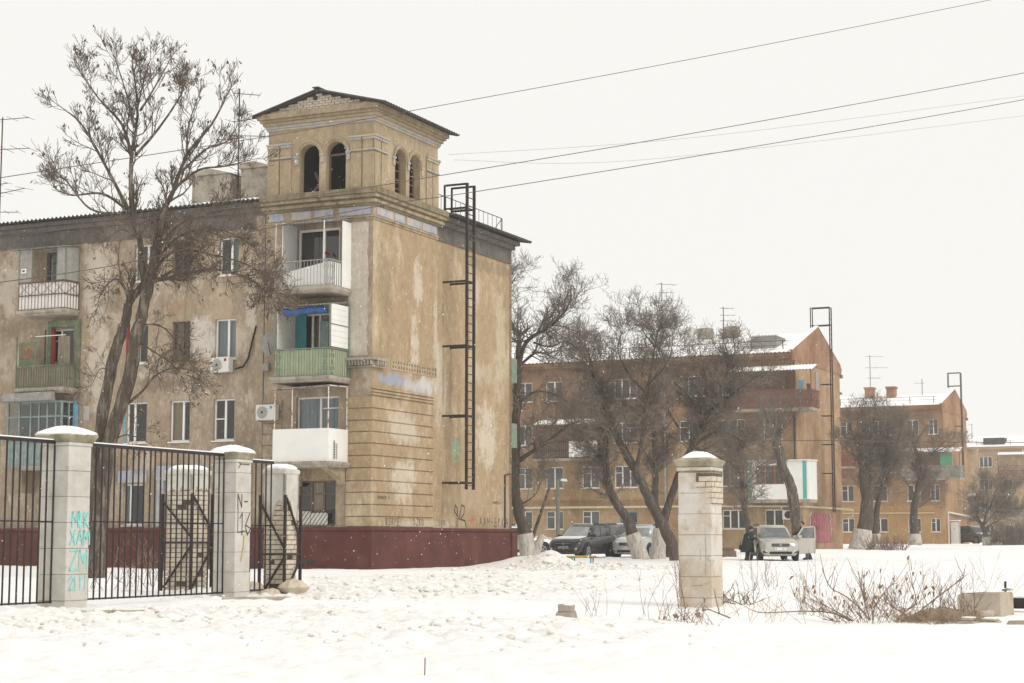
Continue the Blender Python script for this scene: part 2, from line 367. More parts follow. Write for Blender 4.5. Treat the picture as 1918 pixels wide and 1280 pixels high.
def window(parent, T, u0, u1, z0, z1, cols=(.5,), trans=(), fm='white', fw=.065, d=.13, curtain=None, sill=True, room=True, glass='glass', sub=(), sillm=None, cur=None):
    mb = MB(); g = .004
    tbox(mb, T, u0 + g, u0 + fw, z0 + g, z1 - g, d - .03, d + .03); tbox(mb, T, u1 - fw, u1 - g, z0 + g, z1 - g, d - .03, d + .03)
    tbox(mb, T, u0 + fw, u1 - fw, z1 - fw, z1 - g, d - .028, d + .028); tbox(mb, T, u0 + fw, u1 - fw, z0 + g, z0 + fw, d - .028, d + .028)
    for c in cols:
        x = u0 + (u1 - u0) * c; tbox(mb, T, x - fw * .65, x + fw * .65, z0 + fw, z1 - fw, d - .033, d + .027)
    for (ca, cb_, t) in trans:
        z = z0 + (z1 - z0) * t; tbox(mb, T, u0 + (u1 - u0) * ca + fw, u0 + (u1 - u0) * cb_ - fw * .7, z - .02, z + .02, d - .024, d + .024)
    o = mb.build('window', M[fm], parent)
    MB().poly([T(u0 + .01, z0 + .01, d), T(u1 - .01, z0 + .01, d), T(u1 - .01, z1 - .01, d), T(u0 + .01, z1 - .01, d)]).build('pane', M[glass], o)
    if room:
        b = MB(); w0, w1 = d + .05, d + 1.1; e = .15
        c = [T(u0 - e, z0 - e, w0), T(u1 + e, z0 - e, w0), T(u1 + e, z0 - e, w1), T(u0 - e, z0 - e, w1), T(u0 - e, z1 + e, w0), T(u1 + e, z1 + e, w0), T(u1 + e, z1 + e, w1), T(u0 - e, z1 + e, w1)]
        n = len(b.v); b.v += c
        for q in ((0, 1, 2, 3), (4, 5, 6, 7), (1, 2, 6, 5), (2, 3, 7, 6), (3, 0, 4, 7)): b.f.append(q); b.m.append(0)
        b.build('interior', M['room'], o)
    if curtain:
        b = MB(); k = 28
        for (ca, cb_) in (cur or ((0.03, .97),)):
            pts = []
            for i in range(k + 1):
                u = u0 + (u1 - u0) * (ca + (cb_ - ca) * i / k); pts.append((u, d + .10 + .025 * math.sin(i * 1.9)))
            for (ua, wa), (ub, wb) in zip(pts, pts[1:]): b.poly([T(ua, z0, wa), T(ub, z0, wb), T(ub, z1, wb), T(ua, z1, wa)])
        b.build('curtain', M[curtain], o, True)
    if sill:
        b = MB(); tbox(b, T, u0 - .05, u1 + .05, z0 - .045, z0 - .005, -.07, d - .04)
        b.build('sill', M[sillm or fm], o)
    return o
def corrug(mb, o, along, length, slope, amp=.028, per=.18, th=.015, m=0, k=6):
    o = Vector(o); along = Vector(along).normalized(); slope = Vector(slope); nrm = along.cross(slope).normalized()
    if nrm.z < 0: nrm = -nrm
    n = int(length / per * k); base = len(mb.v)
    for i in range(n + 1):
        t = i * per / k; h = amp * math.sin(2 * math.pi * i / k)
        p = o + along * t + nrm * h; q = p + slope
        for a in (p, q, q - nrm * th, p - nrm * th): mb.v.append(tuple(a))
    for i in range(n):
        a = base + i * 4; b = a + 4
        for j in range(4):
            mb.f.append((a + j, a + (j + 1) % 4, b + (j + 1) % 4, b + j)); mb.m.append(m)
    for a in (base, base + n * 4): mb.f.append((a, a + 1, a + 2, a + 3)); mb.m.append(m)
    return mb
def bars(mb, p, q, z0, z1, n, w=.018, rails=(0, 1), rw=.035):
    p = Vector((p[0], p[1], 0)); q = Vector((q[0], q[1], 0))
    for i in range(n + 1):
        c = p.lerp(q, i / n); mb.box(c.x - w / 2, c.x + w / 2, c.y - w / 2, c.y + w / 2, z0 + .02, z1 - .02)
    for r in rails:
        z = z0 + (z1 - z0) * r; mb.bar((p.x, p.y, z), (q.x, q.y, z), rw, rw)
    return mb
def scroll(mb, c, ax, h, wd):      # a wrought motif: two mirrored diamonds and a ring
    ax = Vector(ax); z = Vector((0, 0, 1)); c = Vector(c); r = .011
    for s in (-1, 1):
        mb.tube([c + ax * 0, c + ax * wd * s + z * h * .25, c + z * h * .5, c + ax * wd * s + z * h * .75, c + z * h], r, 4)
    for k in (.25, .75):
        mb.tube([c + z * h * k + ax * wd * .45 * math.cos(t) + z * wd * .45 * math.sin(t) for t in [i * math.pi / 4 for i in range(9)]], r * .9, 4)
    return mb
def lwrap(mb, x0, y1, p, z0, z1, ys=0.0, xs=0.0):      # moulding wrapped round the corner
    mb.box(x0, xs + p, ys - p, ys + .02, z0, z1); mb.box(xs - .02, xs + p, ys + .02, y1, z0, z1); return mb

# ------------------------------------------------------------------ the plastered house with the tower
BO = P(694, 1012, 62)
hs = thing('apartment_house', 'four-storey tan plastered apartment house with maroon plinth and square corner tower', 'house', (BO.x, BO.y, 0), TH)
L0 = -34.0
Tm = lambda u, z, w: (u, .2 + w, z)
Te = lambda u, z, w: (u, w, z)
Ts = lambda u, z, w: (-w, u, z)
Ts2 = lambda u, z, w: (-.1 - w, u, z)
Y1 = 11.7; YB = 4.97
mainw = []        # (u0,u1,z0,z1,kwargs)
tops = (12.6, 9.55, 6.58, 3.5); bots = (11.18, 8.05, 5.04, 1.95)
W = lambda a, b, r, **k: mainw.append((a, b, bots[r], tops[r], k))
W(-10.55, -9.6, 0, cols=(.62,), fm='oldwhite', curtain='curtain', cur=((.0, .3),)); W(-8.75, -7.95, 0, fm='wood', cols=(.5,), trans=((0, 1, .7),)); W(-6.68, -5.82, 0, cols=(.6,), curtain='curtain2', cur=((.62, 1),))
W(-10.75, -9.83, 1, cols=(.5,), trans=((0, .5, .5),)); W(-8.73, -7.9, 1, fm='wood', cols=(.52,), trans=((0, 1, .62), (0, 1, .3)), curtain='curtain3', cur=((.1, .45),)); W(-6.8, -5.88, 1, cols=(.6,), curtain='curtain2')
W(-10.75, -9.8, 2, cols=(.36,)); W(-8.75, -7.85, 2, cols=(.62,), curtain='curtain3', cur=((.02, .5),)); W(-6.8, -5.88, 2, cols=(.52,), trans=((0, .5, .52),))
W(-10.8, -9.85, 3, cols=(.3,), fm='oldwhite', curtain='curtain2', cur=((0, .25),)); W(-8.8, -7.95, 3, fm='lblue', cols=(.5,), trans=((0, 1, .7),)); W(-6.8, -5.85, 3, cols=(.5,), curtain='curtain')
for r in range(4):
    W(-14.75, -13.35, r, fm=('violet', 'oldwhite', 'tealgrey', 'oldwhite')[r], cols=(.55,), trans=((0, .55, .7),), curtain=('curtain', None, 'curtain2', 'curtain')[r])
    for x in (-18.6, -21.0, -23.2, -27.4, -29.6): W(x, x + .95, r, fm='white' if (r + int(x)) % 3 else 'wood', cols=(.5,), curtain='curtain' if r % 2 else None)
wm = wall(MB(), Tm, L0, -4.5, 1.85, 12.9, [m[:4] for m in mainw])
wm.poly([(L0, .2, 1.85), (L0, Y1, 1.85), (L0, Y1, 13.8), (L0, .2, 13.8)]); wm.poly([(L0, Y1, 1.85), (0, Y1, 1.85), (0, Y1, 13.8), (L0, Y1, 13.8)])
wm.build('front_wall', M['pl_front'], hs)
for m in mainw: window(hs, Tm, *m[:4], **m[4])
# brick-red and blue window reveals seen beside some windows
for (a, z0, z1, mm) in ((-10.83, 8.05, 9.55, 'red'), (-10.86, 5.04, 6.58, 'lblue')):
    MB().box(a, a + .09, .188, .3, z0, z1).build('painted_reveal', M[mm], hs)
endw = [(-3.14, -1.37, 10.42, 12.6, dict(cols=(.6,), fw=.09)), (-3.14, -1.65, 7.3, 9.5, dict(cols=(.42, .62), fm='oldwhite', curtain='curtain3', cur=((.66, 1),))),
        (-3.1, -1.34, 4.4, 6.5, dict(cols=(.55,), trans=((.55, 1, .8),), curtain='curtain2')), (-2.99, -1.43, 1.95, 3.5, dict(cols=(.33, .66), fm='wood', trans=((0, 1, .7),), curtain='curtain3', cur=((.3, .6),)))]
we = wall(MB(), Te, -4.5, 0, 1.85, 12.9, [m[:4] for m in endw]); we.poly([(-4.5, 0, 1.85), (-4.5, .2, 1.85), (-4.5, .2, 13.3), (-4.5, 0, 13.3)])
we.build('end_bay_wall', M['pl_front'], hs)
for m in endw: window(hs, Te, *m[:4], **m[4], sill=False)
ws = wall(MB(), Ts, 0, YB, 1.85, 12.9); wall(ws, Ts2, YB, Y1, 1.85, 12.9); ws.poly([(0, YB, 1.85), (-.1, YB, 1.85), (-.1, YB, 13.3), (0, YB, 13.3)])
ws.build('side_wall', M['pl_side'], hs)
# pale worn strip of plaster running down the corner
pp = MB()
zz = [12.7 - i * .16 for i in range(31)]
lf = [(-1.0 + .16 * noise.noise(Vector((0, z * .8, 2))) + .10 * noise.noise(Vector((0, z * 4, 5))), z) for z in zz]; rt = [(-.22 + .2 * noise.noise(Vector((3, z * .7, 2))) + .10 * noise.noise(Vector((1, z * 4, 9))), z) for z in zz]
for i in range(len(zz) - 1):
    pp.poly([(lf[i + 1][0], -.004, zz[i + 1]), (rt[i + 1][0], -.004, zz[i + 1]), (rt[i][0], -.004, zz[i]), (lf[i][0], -.004, zz[i])])
M['pl_pale'] = plaster('pale_worn_plaster', (.54, .48, .40), (.70, .67, .61), (.38, .30, .21), 21)
pp.build('worn_plaster_strip', M['pl_pale'], hs)
# plinth with a sloping snow-free ledge
pm = MB(); pm.box(L0, .12, -.12, .08, -.3, 1.72); pm.box(-.06, .12, .08, Y1 + .1, -.3, 1.72); pm.box(L0, -4.6, .08, .15, -.3, 1.74)
pm.build('plinth', M['plinth'], hs, bevel=.015)
lm = lwrap(MB(), L0, Y1 + .14, .17, 1.72, 1.85); lm.box(-.05, .2, Y1 - .35, Y1 + .18, -.3, 1.7); lm.build('plinth_ledge', M['plinth'], hs, bevel=.03)
MB().box(-2.75, -2.15, -.135, -.11, .57, .70).build('cellar_vent', M['dark'], hs)
MB().box(-2.95, -1.75, -.3, -.115, .36, .46).build('vent_ledge', M['plinth'], hs)
# rusticated courses
cz = [6.46, 6.03, 5.6, 5.2, 4.79, 4.36, 3.93, 3.48, 3.07, 2.64, 2.22, 1.86]
for a, b in zip(cz, cz[1:]):
    mb = MB(); g = .018
    mb.box(-1.0, .045, -.045, .0, b + g, a - g); mb.box(-.0, .045, 0, 4.68, b + g, a - g)
    mb.build('rusticated_course', M['pl_side'], hs, bevel=.012)
    if b > 4: MB().box(-4.5, -3.7, -.04, 0, b + g, a - g).build('rusticated_course', M['pl_front'], hs, bevel=.012)
# string mouldings, blue band, beam holes, broken dentil cornice
for z, p in ((6.50, .06), (6.60, .085), (6.72, .05)): lwrap(MB(), -.02, 4.7, p, z, z + .075).build('string_moulding', M['pl_side'], hs, bevel=.01)
mb = MB(); mb.box(-.01, .018, 1.35, 4.94, 7.5, 7.86).build('bare_render_strip', M['pl_tower'], hs)
mb = MB(); rr = random.Random(3)
for i in range(17):
    for z in (7.58, 7.74):
        y = 1.5 + i * .205 + rr.uniform(-.03, .03); mb.box(.012, .024, y, y + .05, z + rr.uniform(-.02, .02), z + .07 + rr.uniform(0, .03))
mb.build('beam_holes', M['dark'], hs)
mb = MB(); mb.box(-1.02, .2, -.22, 0, 7.72, 7.82); mb.box(0, .2, 0, .95, 7.72, 7.82); mb.box(-1.0, .14, -.15, 0, 7.48, 7.53); mb.box(0, .14, 0, .8, 7.48, 7.53)
mb.box(-1.0, .07, -.07, 0, 7.53, 7.72); mb.box(0, .07, 0, .8, 7.53, 7.72); mb.box(-4.5, -4.2, -.2, 0, 7.5, 7.76)
cb = mb.build('broken_cornice', M['conc'], hs, bevel=.01)
for i in range(9): MB().box(-.98 + i * .125, -.91 + i * .125, -.2, -.07, 7.55, 7.71).build('dentil', M['conc'], cb)
for i in range(4): MB().box(.07, .19, .08 + i * .17, .17 + i * .17, 7.55, 7.71).build('dentil', M['conc'], cb)
# frieze and cornice
lwrap(MB(), -4.5, YB, .0, 12.9, 13.3).build('end_bay_frieze', M['pl_front'], hs)
for z, p in ((12.78, .035), (12.86, .06)): lwrap(MB(), -4.52, YB, p, z, z + .07).build('architrave', M['pl_cornice'], hs)
fp = [(-4.4, -3.75), (-3.4, -2.6), (-2.45, -1.65), (-1.4, -.12)]
for a, b in fp: MB().box(a, b, -.02, .01, 12.97, 13.26).build('frieze_panel', M['pl_blue'], hs)
for a, b in ((.25, 1.35), (1.55, 2.3), (2.5, 3.55), (3.75, 4.85)): MB().box(-.01, .02, a, b, 12.97, 13.26).build('frieze_panel', M['pl_blue'], hs)
for z0, z1, p in ((13.3, 13.38, .08), (13.38, 13.5, .16), (13.5, 13.56, .12), (13.56, 13.68, .26), (13.68, 13.9, .34)):
    lwrap(MB(), -4.62, 5.3, p, z0, z1).build('cornice', M['mossy' if z1 > 13.85 or p < .15 else 'pl_cornice'], hs, bevel=.012)
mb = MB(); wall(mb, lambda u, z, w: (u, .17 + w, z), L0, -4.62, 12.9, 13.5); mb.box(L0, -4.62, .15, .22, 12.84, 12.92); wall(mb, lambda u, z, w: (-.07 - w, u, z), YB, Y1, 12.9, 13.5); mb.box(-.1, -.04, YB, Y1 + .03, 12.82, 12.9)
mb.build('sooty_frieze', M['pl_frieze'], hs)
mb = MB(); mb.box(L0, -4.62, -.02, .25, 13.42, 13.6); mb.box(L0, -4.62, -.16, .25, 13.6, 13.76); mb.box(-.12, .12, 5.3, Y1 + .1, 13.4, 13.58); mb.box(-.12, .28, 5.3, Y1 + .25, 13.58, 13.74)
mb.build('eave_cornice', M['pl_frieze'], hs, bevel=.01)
# roof
sl = .165; mb = MB()
corrug(mb, (L0 - .3, -.42, 13.80), (1, 0, 0), 29.6, (0, 6.3, 6.3 * sl), .035, .2, .02); corrug(mb, (.62, 5.35, 13.80), (0, 1, 0), 7.05, (-6.3, 0, 6.3 * sl), .045, .2, .03)
roof = mb.build('roof', M['slatedark'], hs)
mb = MB(); n = 0
corrug(mb, (L0 - .3, -.405, 13.85), (1, 0, 0), 29.6, (0, 4.2, 4.2 * sl), .035, .2, .012); mb.build('roof_snow', M['capsnow'], roof)
for a, b, y, z1 in ((-9.95, -8.15, 3.0, 15.95), (-7.65, -6.2, 3.0, 16.05)):
    c = MB(); c.hull8([(a, y, 14), (b, y, 14), (b, y + .9, 14), (a, y + .9, 14), (a, y, z1 - .22), (b, y, z1 - .22), (b, y + .9, z1 - .22), (a, y + .9, z1 - .22)])
    c.hull8([(a - .08, y - .08, z1 - .22), (b + .08, y - .08, z1 - .22), (b + .08, y + .98, z1 - .22), (a - .08, y + .98, z1 - .22), (a - .04, y - .05, z1), (a + (b - a) * .45, y - .05, z1 + .05), (a + (b - a) * .45, y + .95, z1 + .05), (a - .04, y + .95, z1)])
    c.build('chimney', M['conc'], roof, bevel=.02)
mb = MB()
for i in range(16): y = 5.2 + i * .42; mb.bar((-.4, y, 13.95), (-.4, y, 14.75), .014)
mb.bar((-.4, 5.0, 14.75), (-.4, 11.6, 14.75), .025); mb.bar((-.4, 11.6, 14.75), (-.4, 11.6, 13.95), .03); mb.bar((-.4, 11.55, 14.7), (-1.1, 11.6, 13.95), .02)
mb.build('roof_railing', M['iron'], roof)
# ---- tower
X0 = -4.46; YT = 5.0; Z0 = 13.9; Z1 = 16.5
def arch_wall(mb, T, u0, u1, z0, z1, arches, d=.32):
    holes = [(c - r, c + r, zb, zs + r, 1) for c, r, zs, zb in arches]
    wall(mb, T, u0, u1, z0, z1, holes)
    for c, r, zs, zb in arches:
        N = 14; pts = [(c - r * math.cos(math.pi * i / N), zs + r * math.sin(math.pi * i / N)) for i in range(N + 1)]
        for p, q in zip(pts, pts[1:]): mb.poly([T(p[0], p[1], 0), T(q[0], q[1], 0), T(q[0], zs + r, 0), T(p[0], zs + r, 0)])
        for p, q in zip([(c - r, zb)] + pts, pts + [(c + r, zb)]): mb.poly([T(p[0], p[1], 0), T(q[0], q[1], 0), T(q[0], q[1], d), T(p[0], p[1], d)])
        mb.poly([T(c - r, zb, 0), T(c + r, zb, 0), T(c + r, zb, d), T(c - r, zb, d)])
    return mb
def archivolt(T, c, r, zs, parent):
    mb = MB(); N = 16
    for ra, rb, w in ((r + .02, r + .075, -.035), (r + .085, r + .15, -.06)):
        pr = [[T(c - q * math.cos(math.pi * i / N), zs + q * math.sin(math.pi * i / N), ww) for q, ww in ((ra, 0.01), (ra, w), (rb, w), (rb, .01))] for i in range(N + 1)]
        mb.loft(pr)
    return mb.build('archivolt', M['pl_tower'], parent, bevel=0)
Tt = lambda u, z, w: (u, .02 + w, z)
Tq = lambda u, z, w: (-.02 - w, u, z)
fa = [(-2.70, .42, 15.32, 13.95), (-1.59, .42, 15.32, 13.95)]; sa = [(2.03, .42, 15.3, 13.95), (3.14, .42, 15.3, 13.95)]
tw = MB(); arch_wall(tw, Tt, X0, -.02, Z0, Z1 + .45, fa); arch_wall(tw, Tq, .02, YT, Z0, Z1 + .45, sa)
tw.poly([(X0, .02, Z0), (X0, YT, Z0), (X0, YT, 17), (X0, .02, 17)]); tw.poly([(X0, YT, Z0), (-.02, YT, Z0), (-.02, YT, 17), (X0, YT, 17)])
tower = tw.build('tower', M['pl_tower'], hs)
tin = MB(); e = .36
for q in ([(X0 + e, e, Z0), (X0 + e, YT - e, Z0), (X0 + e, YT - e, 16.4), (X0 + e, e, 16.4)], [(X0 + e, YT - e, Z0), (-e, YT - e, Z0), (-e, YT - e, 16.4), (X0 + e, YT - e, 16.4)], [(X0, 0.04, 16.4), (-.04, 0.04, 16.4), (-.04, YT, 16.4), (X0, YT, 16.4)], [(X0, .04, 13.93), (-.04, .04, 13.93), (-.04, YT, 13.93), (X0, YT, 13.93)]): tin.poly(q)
tin.build('tower_shade_sheets', M['dark'], tower)  # dark sheets added inside the tower; their colour paints in its inner shade
for a in fa: archivolt(Tt, *a[:3], tower)
for a in sa: archivolt(Tq, *a[:3], tower)
for T, us in ((Tt, (-3.24, -2.145, -1.05)), (Tq, (1.48, 2.585, 3.68))):
    for u in us:
        b = MB(); tbox(b, T, u - .07, u + .07, 15.02, 15.32, -.06, .01); tbox(b, T, u - .1, u + .1, 15.26, 15.34, -.09, .01); b.build('impost_capital', M['bluegrey'], tower, bevel=.01)
for T, prs in ((Tt, ((X0, -3.98), (-3.92, -3.46), (-.94, -.50), (-.44, .035))), (Tq, ((-.03, .45), (.52, .98), (4.02, 4.48), (4.54, YT)))):
    for a, b_ in prs:
        b = MB(); tbox(b, T, a, b_, Z0, 15.24, -.055, .02); b.build('pilaster', M['pl_tower'], tower, bevel=.008)
        b = MB(); tbox(b, T, a - .012, b_ + .012, 15.30, 15.36, -.085, .02); b.build('pilaster_necking', M['bluegrey'], tower, bevel=.008); b = MB(); tbox(b, T, a - .01, b_ + .01, 15.70, 15.79, -.10, .02); tbox(b, T, a - .03, b_ + .03, 15.79, 15.86, -.14, .02); b.build('pilaster_capital', M['bluegrey'], tower, bevel=.008)
        b = MB(); tbox(b, T, a, b_, 15.36, 15.70, -.05, .02); b.build('pilaster_neck', M['pl_tower'], tower)
def ring(z0, z1, p, m):
    b = MB(); x0, x1, y0, y1 = X0 - p, p, -p, YT + p
    b.box(x0, x1, y0, .05, z0, z1); b.box(x0, x1, YT - .05, y1, z0, z1); b.box(x0, X0 + .05, .05, YT - .05, z0, z1); b.box(-.05, x1, .05, YT - .05, z0, z1)
    return b.build('tower_cornice', m, tower, bevel=.012)
ring(16.36, 16.44, .05, M['bluegrey']); ring(16.44, 16.54, .09, M['bluegrey']); ring(16.54, 16.66, .16, M['pl_tower']); ring(16.66, 16.76, .24, M['pl_cornice']); ring(16.76, 16.98, .32, M['pl_cornice'])
# brick gable, each course of pale brick built, mortar recessed
apx, apz, ge = -2.2, 17.62, 16.98
rg = random.Random(11)
def roofz(x): return apz - abs(x - apx) * (apz - 16.96) / 2.62
for yy in (-.14, YT + .1):
    MB().poly([(X0 - .1, yy, 16.97), (.1, yy, 16.97), (apx, yy, apz - .05)]).build('gable_mortar', M['mortar'], tower)
gb = MB(); zc = 16.985; r_ = 0
while zc < apz - .1:
    x = X0 - .1 + (.13 if r_ % 2 else 0)
    while x < .1:
        x1 = min(x + .25, .1)
        if min(roofz(x), roofz(x1)) > zc + .085: gb.box(x, x1 - .012, -.165 + rg.uniform(-.006, .006), -.12, zc, zc + .082)
        x += .262
    zc += .094; r_ += 1
MB().box(-2.45, -2.27, -.172, -.13, 17.32, 17.46).build('gable_vent_hole', M['dark'], tower)
o = gb.build('gable_bricks', M['silicate'], tower); o['kind'] = 'stuff'
tr = MB(); hgt = 2.75; dz = (apz - 16.93) / 2.62 * hgt
corrug(tr, (apx, -.40, apz + .03), (0, 1, 0), 5.9, (hgt + .12, 0, -dz - .03), .05, .2, .02); corrug(tr, (apx, -.40, apz + .03), (0, 1, 0), 5.9, (-hgt, 0, -dz), .05, .2, .02)
tr.bar((apx, -.47, apz + .09), (apx, 5.6, apz + .09), .26, .035)
tr.build('tower_roof', M['slatedark'], tower)
tr = MB(); tr.bar((apx, -.36, apz - .02), (apx + hgt, -.36, apz - dz - .03), .04, .05); tr.bar((apx, -.36, apz - .02), (apx - hgt, -.36, apz - dz - .03), .04, .05); tr.build('barge_board', M['iron'], tower)
for i, (T, (c, r, zs, zb)) in enumerate([(Tt, a) for a in fa] + [(Tq, a) for a in sa]):
    b = MB()
    if i == 0:
        for p, q in (((c - .3, 14.9, .9), (c + .3, 14.0, .7)), ((c + .02, 15.0, .8), (c + .02, 13.9, .8)), ((c - .2, 14.0, .5), (c + .35, 14.9, .9))): b.bar(T(*p), T(*q), .09, .09)
        b.build('timber_strut', M['woodgrey'], tower)
    else:
        tbox(b, T, c - r, c - r + .07, zb, zs, .24, .3); tbox(b, T, c + r - .07, c + r, zb, zs, .24, .3)
        tbox(b, T, c - r + .07, c + r - .07, zs - .04, zs + .03, .24, .3)
        if i > 1:
            for k in range(1, 4): z = zb + (zs - zb) * k / 4; tbox(b, T, c - r + .07, c + r - .07, z - .02, z + .02, .25, .29)
            tbox(b, T, c - .025, c + .025, zb, zs + r - .05, .252, .288)
        o = b.build('arched_window', M['wood'], tower)
for z in (14.6,): pass
# ------------------------------------------------------------------ balconies of the plastered house
def slab(x0, x1, y0, z0, z1, name='balcony', mt='conc', yb=0):
    mb = MB(); mb.hull8([(x0 + .06, y0 + .12, z0), (x1 - .06, y0 + .12, z0), (x1 - .06, yb, z0), (x0 + .06, yb, z0), (x0, y0, z0 + .1), (x1, y0, z0 + .1), (x1, yb, z0 + .1), (x0, yb, z0 + .1)])
    mb.box(x0, x1, y0, yb - .004, z0 + .1, z1); return mb.build(name, M[mt], hs, bevel=.012)
def labelled(o, t): o['label'] = t; return o
xa, xb, yf = -3.2, -.93, -1.38
# fourth floor
b4 = labelled(slab(xa - .06, xb + .06, yf - .06, 10.05, 10.28), 'top-floor balcony with white bars and white side screens')
mb = MB(); bars(mb, (xa, yf), (xb, yf), 10.3, 11.2, 17); bars(mb, (xb, yf), (xb, -.03), 10.3, 11.2, 9); bars(mb, (xa, yf), (xa, -.03), 10.3, 11.2, 9)
for x in (xa + .16, xb - .16): scroll(mb, (x, yf, 10.32), (1, 0, 0), .86, .1)
scroll(mb, (xb, yf + .2, 10.32), (0, 1, 0), .86, .1); mb.build('railing', M['grey'], b4)
mb = MB(); mb.hull8([(xa + .3, yf + .07, 10.3), (xb - .03, yf + .07, 10.3), (xb - .03, yf + .09, 10.3), (xa + .3, yf + .09, 10.3), (xa + .3, yf + .07, 10.82), (xb - .03, yf + .07, 11.16), (xb - .03, yf + .09, 11.16), (xa + .3, yf + .09, 10.82)])
mb.build('slatted_panel', M['white'], b4)
MB().box(xb - .045, xb - .025, yf + .1, -.05, 10.3, 11.14).build('side_panel', M['white'], b4)
MB().box(xb + .015, xb + .04, -.62, -.01, 10.3, 12.68).build('side_screen', M['white'], b4)
MB().box(xa - .0, xa + .03, -.95, -.01, 11.0, 12.72).build('side_screen', M['white'], b4)
mb = MB(); corrug(mb, (xa - .25, yf + .1, 12.60), (1, 0, 0), xb - xa + .35, (0, 1.27, .2), .02, .15, .012); mb.build('canopy', M['slate'], b4)
MB().tube([(xb - .28, yf, 10.3), (xb - .28, yf + .02, 12.6)], .022, 6).tube([(xa, yf, 10.3), (xa, yf + .02, 12.6)], .014, 6).build('canopy_post', M['oldwhite'], b4)
MB().tube([(-1.84, -.1, 11.62), (-1.80, -.12, 11.66)], .09, 8).build('red_ornament', M['red'], b4)
# third floor
b3 = labelled(slab(xa - .16, xb + .1, yf - .12, 6.9, 7.1), 'pistachio green balcony with blue tarpaulin')
mb = MB(); bars(mb, (xa, yf), (xb, yf), 7.12, 8.08, 20); bars(mb, (xb, yf), (xb, -.03), 7.12, 8.08, 10)
for x in (xa + .16, xb - .17): scroll(mb, (x, yf, 7.14), (1, 0, 0), .9, .12)
scroll(mb, (xb, yf + .2, 7.14), (0, 1, 0), .9, .12); mb.build('railing', M['greenrail'], b3)
for i in range(11):
    x = xa + .02 + i * (xb - xa - .06) / 11; MB().box(x, x + (xb - xa - .06) / 11 - .012, yf + .04, yf + .065, 7.14, 8.04).build('green_board', M['green'], b3)
for i in range(6):
    y = yf + .09 + i * .21; MB().box(xb - .05, xb - .03, y, y + .2, 7.14, 8.04).build('green_board', M['green'], b3)
for i in range(8):
    z = 8.14 + i * .19; MB().box(xb - .03, xb - .005, yf + .14, -.03, z, z + .183).build('siding_board', M['white'], b3)
    MB().box(xa + .02, xa + .045, yf + .15, -.03, z, z + .183).build('siding_board', M['oldwhite'], b3)
mb = MB(); corrug(mb, (xa - .15, yf - .02, 9.62), (1, 0, 0), xb - xa + .2, (0, 1.37, .2), .02, .15, .012); mb.build('canopy', M['slate'], b3)
mb = MB(); mb.tube([(xa, yf, 8.08), (xa, yf, 9.6)], .02, 6).tube([(xb, yf + .02, 8.08), (xb, yf + .02, 9.66)], .025, 6).bar((xb, -.06, 7.1), (xb, -.06, 9.75), .06).bar((xb - .02, yf + .1, 8.93), (xb - .02, -.05, 8.93), .04); mb.build('canopy_frame', M['greenrail'], b3)
tp = []; 
for i in range(15):
    x = xa + .32 + i * (xb - xa - .5) / 14; r1 = .12 + .03 * math.sin(i * 1.7); tp.append([(x, yf + .12 + r1 * .8 * math.cos(t), 9.42 - .03 * math.sin(i * .5) + r1 * math.sin(t)) for t in [k * math.pi / 4 for k in range(8)]])
MB().loft(tp).build('rolled_tarpaulin', M['blue'], b3, True)
MB().box(xa + .05, xa + .5, -.06, -.02, 7.12, 9.55).build('teal_wall_panel', M['teal'], b3)
MB().box(-2.1, -1.75, -.09, -.03, 7.12, 9.2).build('balcony_door', M['tealgrey'], b3)
# second floor
b2 = labelled(slab(xa - .1, xb + .1, yf - .1, 3.92, 4.12), 'balcony closed with a plain white sheet and rusty white frame')
MB().box(xa, xb, yf, yf + .03, 4.13, 5.27).build('front_sheet', M['white'], b2); MB().box(xb - .03, xb, yf + .034, -.02, 4.13, 5.27).build('side_sheet', M['white'], b2)
mb = MB()
for x in (xa + .03, xa + .75, xb - .05): mb.tube([(x, yf + .06, 5.2), (x, yf + .06, 6.72)], .022, 6)
mb.tube([(xb - .02, -.1, 5.2), (xb - .02, -.1, 6.78)], .022, 6).tube([(xa, yf + .06, 6.68), (xb, yf + .06, 6.76)], .025, 6).tube([(xb - .02, yf + .06, 6.76), (xb - .02, -.02, 6.8)], .025, 6)
mb.build('tube_frame', M['rustwhite'], b2)
mb = MB(); mb.poly([(xa - .15, yf, 6.66), (xb, yf, 6.76), (xb, -.02, 6.84), (xa - .15, -.02, 6.8)]); mb.poly([(xa - .15, yf, 6.64), (xb, yf, 6.74), (xb, -.02, 6.82), (xa - .15, -.02, 6.78)]); mb.build('canopy', M['grey'], b2)
mb = MB(); mb.bar((xb + .04, yf + .34, 4.2), (xb + .04, yf + .34, 4.85), .02); mb.bar((xb + .04, yf + .52, 4.2), (xb + .04, yf + .52, 4.75), .014)
for k in range(6): mb.bar((xb + .04, yf + .34, 4.28 + k * .09), (xb + .04, yf + .52, 4.26 + k * .09), .01)
mb.build('wire_rack', M['iron'], b2)
for x in (xa + .15, xb - .35):
    mb = MB(); prof = [(0, 3.3), (-.15, 3.35), (-.35, 3.55), (-.8, 3.7), (-1.2, 3.85), (-1.25, 3.93), (0, 3.93)]
    mb.loft([[(x, y, z) for y, z in prof], [(x + .25, y, z) for y, z in prof]]); mb.build('console', M['pl_cornice'], b2, bevel=.01)
MB().box(xa + .4, xb - .35, -.12, -.02, 3.55, 3.92).build('lintel', M['pl_cornice'], b2)
